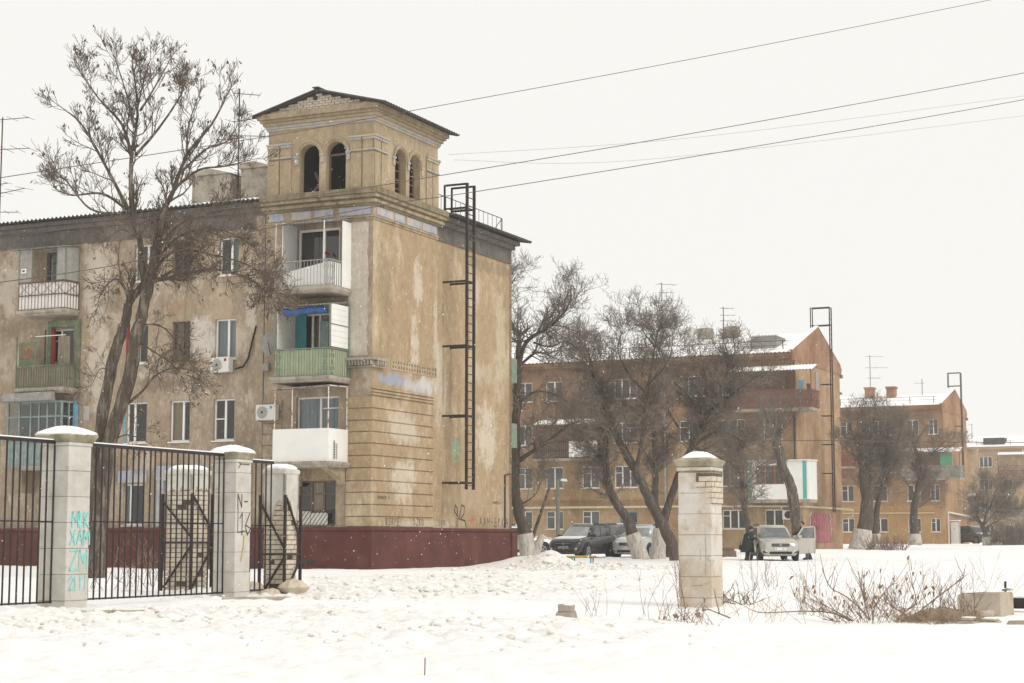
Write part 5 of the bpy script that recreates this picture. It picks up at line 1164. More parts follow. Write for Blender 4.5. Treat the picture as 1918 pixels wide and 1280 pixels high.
# yard trees: dense fine crowns
def yard(seed, Y, specs, label, wash=(), **kw):
    global g
    a = dict(up=.12, wander=.26, levels=3, nch=(0, 8, 6), lens=(1.7, .85, .42), ang=(28, 70), rmin=.0065); a.update(kw); tw = a.pop('twigm', 'twig2'); bk = a.pop('barkm', 'bark2')
    g = Grower(seed, **a)
    for pts, r0, r1, d0, d1, k in specs: g.limb(px_limb(Y, pts, d0, d1), r0, r1, **k)
    b = P(*specs[0][0][0], Y); ws = []
    for pts, r in wash: ws.append((px_limb(Y, pts), [x * 1.0 for x in r]))
    return finish(g, label, (b.x, b.y, gz(b.x, b.y)), 'bare trees', bk, tw, ws)
D = lambda **k: k
yard(31, 78, [([(991, 1052), (983, 997), (970, 949), (963, 909), (965, 844), (967, 780), (970, 705), (971, 660)], .33, .15, 0, 0, D(f0=.45, dens=.5)),
              ([(971, 690), (985, 642), (1022, 617), (1047, 597), (1067, 567), (1069, 537)], .12, .02, 0, -1, D(f0=.15, dens=1.4)), ([(971, 660), (972, 630), (962, 612), (945, 560), (965, 520)], .10, .02, 0, .5, D(f0=.2, dens=1.2)),
              ([(972, 687), (1002, 662), (1025, 665), (1057, 680)], .08, .015, 0, .8, D(f0=.2, dens=1.5)), ([(968, 866), (994, 848), (1026, 828), (1060, 800), (1085, 790)], .12, .02, 0, -.5, D(f0=.2, dens=1.4)),
              ([(968, 760), (1000, 735), (1040, 740), (1075, 760)], .08, .015, 0, 1.0, D(f0=.2, dens=1.5)), ([(966, 950), (1000, 930), (1015, 900)], .05, .012, 0, 0, D(f0=.2)), ([(1000, 642), (1030, 650), (1060, 640), (1090, 660)], .05, .012, 0, -1, D(f0=.1, dens=1.3))],
     'dark limewashed tree leaning out behind the plastered house corner', [([(992, 1053), (987, 1025), (983, 1000)], [.40, .36, .335]), ([(1002, 1052), (1008, 1020), (1018, 1002)], [.22, .17, .14])])
yard(32, 84, [([(1201, 1052), (1190, 1019), (1177, 979), (1169, 964), (1153, 940), (1140, 905), (1131, 870), (1125, 826), (1117, 770)], .34, .10, 0, .5, D(f0=.5, dens=1.2)), ([(1140, 905), (1137, 850), (1142, 800), (1130, 740), (1150, 690)], .10, .02, 0, -.8, D(f0=.2, dens=1.6)),
              ([(1131, 870), (1100, 830), (1070, 800), (1050, 770)], .08, .015, 0, .6, D(f0=.1, dens=1.6)), ([(1117, 770), (1108, 700), (1090, 650)], .07, .015, .5, 0, D(f0=.1, dens=1.6)), ([(1150, 935), (1125, 900), (1110, 880)], .05, .012, 0, -.5, D(f0=.2, dens=1.2))],
     'slanting limewashed tree in front of the white four-wheel drive', [([(1201, 1052), (1193, 1025), (1184, 1000)], [.42, .36, .33])])
yard(33, 80, [([(1268, 1058), (1254, 1008), (1230, 964), (1201, 905), (1169, 844), (1147, 802), (1137, 780), (1121, 750)], .31, .12, 0, 1.0, D(f0=.5, dens=1.0)), ([(1121, 750), (1113, 713), (1107, 678), (1095, 650)], .11, .02, 1, 1, D(f0=.1, dens=1.5)), ([(1190, 885), (1200, 840), (1207, 780), (1212, 737), (1227, 649), (1238, 600)], .12, .02, .3, -.6, D(f0=.2, dens=1.7)),
              ([(1212, 737), (1184, 709), (1158, 660), (1165, 620)], .07, .015, 0, .8, D(f0=.1, dens=1.5)), ([(1215, 720), (1250, 680), (1260, 640)], .06, .012, -.2, -.8, D(f0=.1, dens=1.6)), ([(1227, 650), (1205, 620), (1200, 590)], .04, .012, -.4, 0, D(f0=.1, dens=1.2))],
     'thick dark trunk leaning left towards the orange brick house, beside the lone pillar')
yard(34, 86, [([(1231, 1052), (1236, 986), (1226, 940), (1228, 887), (1226, 822), (1220, 780)], .30, .09, 0, 0, D(f0=.45, dens=1.4)), ([(1238, 1000), (1243, 975), (1256, 935), (1275, 880), (1293, 842), (1313, 811), (1328, 766), (1348, 725), (1367, 686), (1377, 655)], .26, .03, 0, -1, D(f0=.4, dens=1.9)),
              ([(1330, 770), (1363, 746), (1395, 721), (1430, 700)], .09, .015, -.6, -1.5, D(f0=.1, dens=1.6)), ([(1311, 812), (1300, 758), (1258, 709), (1246, 670)], .09, .015, -.5, .5, D(f0=.1, dens=1.9)), ([(1300, 835), (1340, 810), (1380, 820), (1410, 850)], .08, .015, -.5, .5, D(f0=.1, dens=1.6)),
              ([(1295, 840), (1330, 850), (1370, 870), (1400, 905)], .06, .012, -.5, -1.2, D(f0=.1, dens=1.5)), ([(1228, 887), (1208, 848), (1190, 820)], .07, .015, 0, .5, D(f0=.2, dens=1.4)), ([(1340, 740), (1320, 700), (1310, 650)], .06, .012, -.9, 0, D(f0=.1, dens=1.5)), ([(1270, 800), (1250, 760), (1265, 720)], .05, .012, 0, 1, D(f0=.1, dens=2))],
     'forked limewashed tree spreading over the yard beside the white four-wheel drive', [([(1231, 1053), (1233, 1025), (1236, 990)], [.42, .34, .30])])
yard(35, 100, [([(1497, 1030), (1493, 981), (1486, 942), (1482, 914), (1469, 883), (1460, 850), (1453, 826)], .36, .26, 0, 0, D(f0=.6, dens=1.0, ln=.7))] + [([(1453, 828), (1453 + dx * .5, 795), (1453 + dx, 760 - abs(dx) * .1)], .05, .012, 0, dd, D(f0=.3, dens=1.0, ln=.6)) for dx, dd in ((-26, .3), (-15, -.5), (-4, .4), (8, -.3), (20, .5), (34, 0), (46, -.6))],
     'grey pollarded trunk bending behind the car with the open door', up=.3, lens=(1.2, .5, .25), nch=(0, 4, 3), barkm='bark')
yard(36, 104, [([(1404, 1030), (1401, 986), (1392, 940), (1388, 900), (1381, 865), (1385, 830)], .22, .08, 0, 0, D(f0=.3, dens=2.0)), ([(1390, 920), (1420, 880), (1440, 860)], .07, .012, 0, -.5, D(f0=.1, dens=1.6)), ([(1385, 870), (1360, 840), (1350, 800)], .07, .012, 0, .5, D(f0=.1, dens=1.8)), ([(1386, 850), (1405, 810), (1425, 790)], .06, .012, 0, 0, D(f0=.1, dens=1.8))],
     'slim dark tree against the brick wall behind the woman in the coat')
def pollard(seed, Y, trunk, r, tips, label, wash, **kw):
    top = trunk[-1]; sp = [(trunk, r[0], r[1], 0, 0, D(f0=.6, dens=.8, ln=.6))]
    rg_ = random.Random(seed)
    for (x, y, bx, by) in tips: sp.append(([(bx, by), ((bx + x) / 2 + rg_.uniform(-4, 4), (by + y) / 2), (x, y)], .06, .014, 0, rg_.uniform(-1.5, 1.5), D(f0=.15, dens=1.3, ln=.8)))
    return yard(seed, Y, sp, label, wash, **kw)
pollard(41, 118, [(1612, 1029), (1620, 990), (1624, 945), (1620, 900), (1617, 868)], (.62, .30), [(1590, 790, 1617, 872), (1605, 770, 1617, 872), (1630, 780, 1617, 872), (1650, 800, 1620, 890), (1575, 830, 1617, 880), (1665, 790, 1648, 905), (1690, 800, 1648, 905), (1640, 760, 1630, 900), (1700, 830, 1650, 905), (1660, 850, 1640, 915)], 'stout pollard with limewashed base in front of the brown house', [([(1612, 1030), (1614, 1010), (1616, 992)], [.78, .66, .6])])
pollard(42, 124, [(1641, 1016), (1640, 980), (1645, 940), (1655, 900)], (.3, .14), [(1640, 840, 1652, 905), (1670, 820, 1655, 900), (1690, 850, 1655, 900), (1660, 790, 1655, 900)], 'slimmer limewashed tree just behind the stout pollard', [([(1641, 1017), (1640, 1000)], [.34, .31])])
pollard(43, 130, [(1714, 1020), (1713, 985), (1712, 955), (1722, 900), (1718, 860), (1711, 827)], (.42, .10), [(1690, 790, 1711, 830), (1735, 800, 1714, 840), (1744, 850, 1716, 930), (1770, 827, 1744, 852), (1795, 830, 1744, 852), (1750, 900, 1716, 940), (1680, 880, 1716, 930), (1690, 840, 1716, 880), (1740, 935, 1714, 955)], 'wide-branching limewashed tree before the brown house windows', [([(1714, 1021), (1713, 1000)], [.5, .43])])
pollard(44, 150, [(1849, 1022), (1845, 1000), (1840, 985), (1828, 968)], (.30, .14), [(1815, 930, 1828, 968), (1850, 900, 1842, 985), (1880, 890, 1842, 985), (1905, 920, 1842, 985), (1865, 930, 1842, 980), (1890, 960, 1843, 990), (1838, 900, 1830, 968), (1915, 900, 1860, 950), (1925, 950, 1860, 960)], 'low round-crowned tree in front of the farthest pale house', [([(1849, 1023), (1847, 1006)], [.36, .32])], nch=(0, 8, 6))
# pale cut stump leaning beside the corner tree
# ------------------------------------------------------------------ weeds, shrubs
M['straw'] = mat('dry_straw', (.36, .27, .19), .95, .3, 3); M['weedbrown'] = mat('dry_brown_stems', (.22, .15, .115), .95, .3, 3); M['deadleaf'] = mat('dead_leaves', (.24, .165, .11), .95, .3, 5)
def weed(seed, x, y, Y, n, h, spread, label, m='weedbrown', leaves=0, side=.35, r=.006, group='dry weed clumps', sub=3, name='dry_weed'):
    rg_ = random.Random(seed); b = P(x, y, Y); z = gz(b.x, b.y); mb = MB(); lv = MB()
    for i in range(n):
        a = rg_.uniform(0, 2 * math.pi); q = spread * math.sqrt(rg_.random()); bx, by = q * math.cos(a), q * math.sin(a); p = Vector((bx, by, gz(b.x + bx, b.y + by) - z - .03))
        d = Vector((rg_.gauss(0, side), rg_.gauss(0, side), 1)).normalized(); ln = h * rg_.uniform(.45, 1.1); pts = [p]
        for k in range(4): d = (d + Vector((rg_.gauss(0, .16), rg_.gauss(0, .16), -.02))).normalized(); pts.append(pts[-1] + d * ln / 4)
        mb.tube(pts, [r, r * .9, r * .75, r * .6, r * .45], 3, cap=False)
        for k in range(sub):
            i0 = rg_.randint(1, 3); e = (d + Vector((rg_.gauss(0, .6), rg_.gauss(0, .6), rg_.gauss(.2, .3)))).normalized(); l2 = ln * rg_.uniform(.15, .4)
            mb.tube([pts[i0], pts[i0] + e * l2 * .5, pts[i0] + e * l2 + Vector((0, 0, rg_.gauss(0, .03)))], [r * .6, r * .5, r * .4], 3, cap=False)
            if leaves and rg_.random() < leaves:
                c = pts[i0] + e * l2; w_ = Vector((rg_.gauss(0, .016), rg_.gauss(0, .016), rg_.gauss(0, .012))); v_ = Vector((rg_.gauss(0, .02), rg_.gauss(0, .02), -.06)); lv.poly([c - w_, c + w_, c + w_ * .4 + v_, c - w_ * .4 + v_])
    t = thing(name, label, 'plant', (b.x, b.y, z), 0, group)
    mb.build('stems', M[m], t)
    if lv.f: o = lv.build('leaves', M['deadleaf'], t); o['kind'] = 'stuff'
    return t
def arch_stem(mb, pts, Y, r0, r1, rg_, tw=6):
    q = smooth_path([P(x, y, Y + d) for x, y, d in pts], 4); n = len(q); rad = [r0 + (r1 - r0) * i / (n - 1) for i in range(n)]; mb.tube(q, rad, 4)
    for k in range(tw):
        i = rg_.randint(n // 3, n - 2); d = (q[i + 1] - q[i]).normalized(); e = (d + Vector((rg_.gauss(0, .5), rg_.gauss(0, .5), rg_.gauss(.35, .4)))).normalized(); l2 = rg_.uniform(.12, .45)
        mb.tube([q[i], q[i] + e * l2 * .5, q[i] + e * l2 + Vector((0, 0, .03))], [r1 * 1.2, r1, r1 * .7], 3, cap=False)
weed(1, 1232, 1165, 26.5, 7, .9, .25, 'sparse thin weeds poking from snow left of the lone pillar', r=.004)
weed(2, 1278, 1180, 25.5, 27, .42, .28, 'low tangled brown weed clump before the lone pillar base', 'weedbrown', .15, .55, .0045)
weed(3, 1318, 1182, 25.0, 11, .35, .28, 'short dry stems beside the tangled clump', 'weedbrown', 0, .5, .004)
weed(4, 1278, 1118, 30.4, 11, 1.15, .12, 'tall dry stems standing against the lone pillar', 'weedbrown', 0, .14, .004)
weed(5, 1375, 1112, 32, 36, .5, .42, 'dark brown brushwood heap right of the lone pillar', 'wood', 0, .9, .009)
weed(6, 1420, 1095, 35, 11, 1.0, .5, 'thin upright weeds in front of the car with the open door', r=.0045)
weed(7, 1448, 1090, 36, 7, .7, .3, 'few bent stems beyond the brushwood', r=.0045)
weed(8, 1405, 1165, 27.5, 12, .9, .6, 'loose pale straw stems on bare snow', 'straw', 0, .6, .004)
weed(9, 1445, 1180, 26, 11, .7, .5, 'pale straw tuft near a lying twig', 'straw', 0, .6, .004)
weed(10, 1520, 1165, 28, 19, .8, .22, 'tall straw clump beside the arching shrub', 'straw', .3, .3, .0045)
weed(11, 1530, 1110, 34, 9, 1.2, .35, 'slim tall weeds behind the arching shrub', r=.0045)
weed(12, 1625, 1185, 25.5, 44, .75, .55, 'brown weed thicket at the arching shrub base', 'weedbrown', .35, .5, .0045)
weed(13, 1690, 1150, 28, 32, .95, .55, 'tall weed thicket with hanging dead leaves', 'weedbrown', .5, .35, .0045)
weed(14, 1800, 1145, 28.5, 20, .8, .45, 'upright stems in front of the concrete block', 'weedbrown', 0, .3, .0045)
weed(15, 1730, 1118, 33, 9, .9, .5, 'thin pale stems behind the weed thicket', 'straw', 0, .35, .004)
weed(16, 1128, 1150, 28, 8, .7, .3, 'faint pale stems in smooth snow near the broken stone', 'straw', 0, .4, .004)
weed(17, 1865, 1110, 34, 7, 1.0, .5, 'sparse weeds behind the concrete block', 'straw', 0, .35, .004)
weed(18, 1575, 1155, 29, 20, .6, .5, 'short weeds under the arching shrub', 'weedbrown', .2, .6, .004)
weed(21, 245, 1075, 40, 20, 1.3, 1.2, 'thin saplings in the snow behind the railing', 'weedbrown', 0, .3, .008)
weed(22, 330, 1080, 42, 20, 1.2, 1.2, 'bare saplings near the snow-capped brick pier', 'weedbrown', 0, .3, .008)
weed(23, 1660, 1030, 112, 120, 1.1, 1.3, 'low brown bush beside the stout pollard', 'weedbrown', 0, .5, .02)
weed(24, 1888, 1024, 150, 260, 2.4, 2.0, 'rounded bare bush before the farthest pale house', 'twig2', 0, .5, .02, sub=4)
weed(25, 1912, 1022, 152, 160, 2.0, 1.8, 'lower bare bush beside the rounded bush', 'twig2', 0, .5, .02, sub=4)
# arching shrub
rg_ = random.Random(9); mb = MB(); Y = 26.5
for pts in ([(1648, 1200, 0), (1620, 1150, .2), (1585, 1118, .3), (1555, 1100, .2), (1540, 1065, 0)], [(1640, 1195, 0), (1620, 1130, -.2), (1612, 1095, -.3), (1608, 1070, -.4)], [(1630, 1190, 0), (1600, 1165, 0), (1555, 1140, .2), (1518, 1122, .4)], [(1610, 1175, .1), (1570, 1152, .2), (1520, 1145, .3), (1430, 1148, .5), (1410, 1143, .6)],
            [(1655, 1195, 0), (1690, 1150, .2), (1715, 1130, .2), (1708, 1090, .3)], [(1700, 1155, 0), (1650, 1122, 0)], [(1660, 1190, 0), (1700, 1165, 0), (1735, 1135, -.2), (1800, 1085, -.1), (1803, 1078, 0)], [(1620, 1185, 0), (1585, 1168, .1), (1540, 1160, .2)], [(1650, 1198, 0), (1635, 1150, .3), (1660, 1105, .4), (1680, 1092, .5)]):
    arch_stem(mb, pts, Y, .014, .005, rg_, 8)
b = P(1640, 1195, Y); o = mb.build('stems', M['weedbrown'], None); t = thing('arching_shrub', 'sprawling leafless shrub with long arching reddish-brown stems', 'shrub', (b.x, b.y, gz(b.x, b.y))); o.parent = t; o.matrix_parent_inverse = Matrix.Translation(-t.location)
mb = MB(); arch_stem(mb, [(1368, 1158, 0), (1328, 1142, 0)], 26.5, .012, .008, rg_, 2); o = mb.build('fallen_twig', M['weedbrown'], None); tag(o, 'single fallen twig stuck in snow near the lone pillar', 'twig')
# ------------------------------------------------------------------ rubble and small things
def lump(rg_, s, flat=.7, nj=9, nk=6, rough=.25):
    rings = []
    for k in range(nk + 1):
        f = math.pi * k / nk; rings.append([(s * max(.05, math.sin(f)) * math.cos(a) * rg_.uniform(1 - rough, 1 + rough), s * max(.05, math.sin(f)) * math.sin(a) * rg_.uniform(1 - rough, 1 + rough), -s * flat * math.cos(f) * rg_.uniform(.9, 1.1)) for a in [2 * math.pi * j / nj for j in range(nj)]])
    return rings
M['stone'] = mat('broken_stone', (.36, .31, .26), .95, .2, 5, (.5, .46, .4), .5, .68, 3, .5); M['oldconc'] = mat('weathered_concrete', (.46, .40, .32), .95, .12, 4, (.33, .26, .19), .5, .68, 2.5, .4); M['mould'] = mat('bare_earth_and_weeds', (.25, .2, .145), .98, .3, 9, (.4, .35, .3), .56, .7, 6, .8, 40)
def stone(x, y, Y, s, label, flat=.7, snow=True, m='stone', seed=1, group=None):
    b = P(x, y, Y); z = gz(b.x, b.y); t = thing('broken_stone', label, 'stone', (b.x, b.y, z), random.Random(seed).uniform(0, 3), group); rg2 = random.Random(seed)
    def blk(a, b_, c, z0, mm, nm, bev):
        q = [(sx * a * rg2.uniform(.75, 1.1), sy * b_ * rg2.uniform(.75, 1.1), z0 + (c if k else 0) * rg2.uniform(.8, 1.1)) for k in (0, 1) for sx, sy in ((-1, -1), (1, -1), (1, 1), (-1, 1))]
        MB().hull8(q).build(nm, M[mm], t, bevel=bev)
    blk(s, s * .8, s * flat * .9, -.04, m, 'rock', .015); blk(s * .8, s * .7, s * flat * .7, s * flat * .75 - .04, m, 'rock', .02)
    if snow: blk(s * .78, s * .68, s * .18, s * flat * 1.35 - .045, 'capsnow', 'snow_cap', .02)
    return t
stone(1060, 1138, 27, .15, 'chunk of broken stone with snow on top in open smooth snow', 1.15, True, 'stone', 2)
stone(1357, 1044, 95, .55, 'dark boulder beside the lone pillar near the brick wall', .7, False, 'wood', 3)
stone(1842, 1170, 25.5, .17, 'grey rubble lump leaning against the concrete block', .8, False, 'oldconc', 5); stone(1815, 1185, 25, .12, 'small snow-dusted rubble piece below the grey lump', .7, True, 'stone', 6); stone(1858, 1180, 25, .14, 'flat rubble piece with snow beside the concrete block', .5, True, 'oldconc', 7)
stone(1323, 1136, 30, .09, 'small stone at the lone pillar foot', .6, True, 'stone', 8)
# concrete block
b = P(1850, 1165, 27); t = thing('concrete_block', 'large weathered concrete block half buried in snow', 'concrete block', (b.x, b.y, gz(b.x, b.y)), TH - R(6))
MB().hull8([(-.42, -.15, -.2), (.26, -.15, -.2), (.26, .55, -.2), (-.42, .55, -.2), (-.42, -.13, .33), (.26, -.15, .38), (.25, .55, .36), (-.42, .55, .34)]).build('block', M['oldconc'], t, bevel=.02)
MB().loft([[(-.40 + .65 * (i / 7), y_ + .02 * math.sin(i * 2.1), .345 + .035 * (i / 7) + h_) for (y_, h_) in ((-.11, 0), (-.09, .03), (.2, .045), (.5, .03), (.53, 0))] for i in range(8)], closed=False, caps=False).build('snow_cap', M['capsnow'], t, True)
# mound of earth with broken stems
b = P(1765, 1190, 25.8); t = thing('earth_mound', 'low bare earth mound matted with dead stems beside the concrete block', 'mound', (b.x, b.y, gz(b.x, b.y)))
rings = []; rg2 = random.Random(8)
for k in range(7):
    f = k / 6; rings.append([((1.0 * (1 - f * .8)) * math.cos(a) * rg2.uniform(.8, 1.2) * .62, (1 - f * .8) * math.sin(a) * rg2.uniform(.8, 1.2) * .40, -.08 + .24 * math.sin(f * math.pi / 2) * rg2.uniform(.85, 1.15)) for a in [2 * math.pi * j / 22 for j in range(22)]])
MB().loft(rings).build('earth', M['mould'], t)
weed(26, 1765, 1188, 25.6, 520, .30, .62, 'matted short dead stems covering the earth mound', 'straw', .05, 1.3, .0045); weed(27, 1790, 1165, 26.2, 24, .75, .4, 'stiff brown stems rising from the earth mound', 'weedbrown', 0, .25, .006)
b = P(1883, 1122, 33); t = thing('iron_stake', 'short rusty iron stake standing in the snow behind the concrete block', 'stake', (b.x, b.y, gz(b.x, b.y))); MB().tube([(0, 0, -.1), (.01, 0, .30)], .022, 8).build('shaft', M['iron'], t); MB().tube([(.01, 0, .29), (.01, 0, .305)], .027, 8).build('head', M['iron'], t)
b = P(1925, 1155, 28); t = thing('dark_pipe', 'dark snow-covered pipe running out past the concrete block', 'pipe', (b.x, b.y, gz(b.x, b.y)), TH); MB().tube([(-.35, 0, .14), (2.5, 0, .14)], .09, 12).build('tube', M['iron'], t); MB().box(-.33, 2.5, -.07, .07, .22, .27).build('snow_strip', M['capsnow'], t, bevel=.02)
b = P(1930, 1195, 24.5); o = MB().hull8([(-.35, -.1, -.05), (.6, -.2, -.05), (.7, .2, -.05), (-.3, .2, -.05), (-.3, -.1, .06), (.6, -.2, .07), (.65, .15, .07), (-.25, .15, .05)]).build('rubble_slab', M['stone'], None); o.location = (b.x, b.y, gz(b.x, b.y)); tag(o, 'dark flat slab edge showing through snow below the pipe', 'slab')
b = P(795, 1285, 17.2); o = MB().tube([(0, 0, -.1), (.005, 0, .17)], .006, 5).build('reed_stem', M['weedbrown'], None); o.location = (b.x, b.y, gz(b.x, b.y)); tag(o, 'lone thin reddish reed stem in the foreground snow', 'stem')
# mossy kerb showing at the foot of the railing
for (x, y, Y, ln, lab, m) in ((205, 1143, 27.5, 1.1, 'mossy concrete kerb edge showing through snow below the railing', 'cap'), (482, 1127, 33.2, 1.3, 'dark kerb edge below the narrow fence panel', 'stone')):
    b = P(x, y, Y); o = MB().box(-ln / 2, ln / 2, -.12, .12, -.1, .05).build('kerb_edge', M[m], None, bevel=.02); o.location = (b.x, b.y, gz(b.x, b.y)); o.rotation_euler = (0, 0, R(12)); tag(o, lab, 'kerb')
# dirty snow lumps
rg2 = random.Random(77); mb = MB(); M['dirtysnow'] = mat('dirty_snow_lumps', (.80, .78, .75), .85, .08, 6, (.48, .42, .35), .5, .72, 4, .4)
def put_lump(x, y, s):
    z = gz(x, y); mb.loft([[(a + x, b_ + y, c + z) for a, b_, c in r] for r in lump(rg2, s, .55, 6, 4, .3)])
n = 0
while n < 1100:
    yy = rg2.uniform(20, 70); xx = rg2.uniform(-.26, .12) * yy
    if rg2.random() < churn(xx, yy) ** 1.5 * .8: put_lump(xx, yy, rg2.uniform(.02, .07) * (.6 + yy / 60) * (1.7 if rg2.random() < .08 else 1)); n += 1
for cx, cy, k in ((-6.9, 24.5, 60), (-3.3, 33.5, 40), (-1.2, 36, 40), (-.6, 50, 45), (2.6, 62, 150), (.4, 41, 25)):
    for i in range(k): put_lump(cx + rg2.gauss(0, .45 if cy < 60 else 1.3), cy + rg2.gauss(0, .4 if cy < 60 else 2.0), rg2.uniform(.03, .085) * (1 if cy < 60 else 1.5))
o = mb.build('snow_lumps', M['dirtysnow'], None, True); o['kind'] = 'stuff'; o['label'] = 'churned dirty snow lumps scattered over the trampled snow'
# bench
b = P(1089, 1056, 74); t = thing('low_bench', 'low backless bench with yellow plank and blue legs in front of the dark car', 'bench', (b.x, b.y, gz(b.x, b.y)), R(-3))
M['yellow'] = mat('yellow_paint', (.60, .36, .05), .6, .15, 4); M['bluepaint'] = mat('blue_leg_paint', (.03, .26, .38), .6, .15, 4)
MB().box(-.62, .62, -.14, .14, .30, .35).build('seat', M['yellow'], t, bevel=.01)
for x in (-.42, .36):
    for d in (0, .1): MB().box(x + d, x + d + .06, -.05, .05, -.1, .3).build('leg', M['bluepaint'], t)
# street lamp
b = P(1045, 1030, 100); t = thing('street_lamp', 'plain grey pole lamp standing before the orange brick house', 'street lamp', (b.x, b.y, gz(b.x, b.y))); M['lampgrey'] = mat('pole_grey_green', (.17, .165, .13), .8, .2, 4)
MB().tube([(0, 0, -.2), (0, 0, 4.2)], [.13, .11], 8).build('pole', M['lampgrey'], t); MB().bar((0, 0, 4.15), (.32, -.1, 4.2), .05).build('arm', M['lampgrey'], t); MB().hull8([(.15, -.15, 4.1), (.55, -.2, 4.05), (.55, .1, 4.05), (.15, .1, 4.1), (.2, -.1, 4.22), (.5, -.14, 4.2), (.5, .06, 4.2), (.2, .06, 4.22)]).build('lamp_head', M['acwhite'], t)
# leaning pole by the corner tree
a, c = P(996, 1012, 79), P(1029, 914, 79.5); o = MB().tube([a, c], [.09, .06], 7).build('leaning_pole', M['bark'], None); tag(o, 'thin bare pole leaning right beside the corner tree', 'pole')
# ------------------------------------------------------------------ cars
def paint(name, c, rough=.28, metal=.35, dirt=(.35, .32, .28)):
    m, n, p = nodes(name); k = math_(n, 'MULTIPLY', ramp(n, tex(n, 2.5, 6, .7), .42, .7), .38)
    n.links.new(mixc(n, k, c, dirt), p.inputs['Base Color']); p.inputs['Roughness'].default_value = rough; p.inputs['Metallic'].default_value = metal; p.inputs['Coat Weight'].default_value = .4; return m
M['tyre'] = mat('tyre_rubber', (.02, .02, .02), .9, .3, 8, (.25, .24, .23), .6, .75, 6); M['rim'] = mat('alloy_rim', (.36, .36, .36), .4, .15, 6, metal=.6); M['headlamp'] = mat('headlamp_glass', (.50, .50, .48), .1, .2, 4, spec=.7); M['trim'] = mat('black_trim', (.02, .02, .022), .5, .3, 6); M['plate'] = mat('number_plate', (.72, .72, .7), .5, .05, 8); M['frost'] = mat('frosted_windscreen', (.32, .33, .33), .5, .1, 2, (.5, .5, .5), .5, .7, 1.5); M['greyglass'] = mat('grey_car_glass', (.11, .12, .118), .12, .2, 2, (.2, .2, .2), .5, .7, 2, spec=.7); M['cglass'] = mat('car_glass', (.035, .04, .04), .06, .3, 2, (.1, .1, .1), .5, .7, 1, spec=.7); M['carsnow'] = snowmat('car_snow_dusting', False)
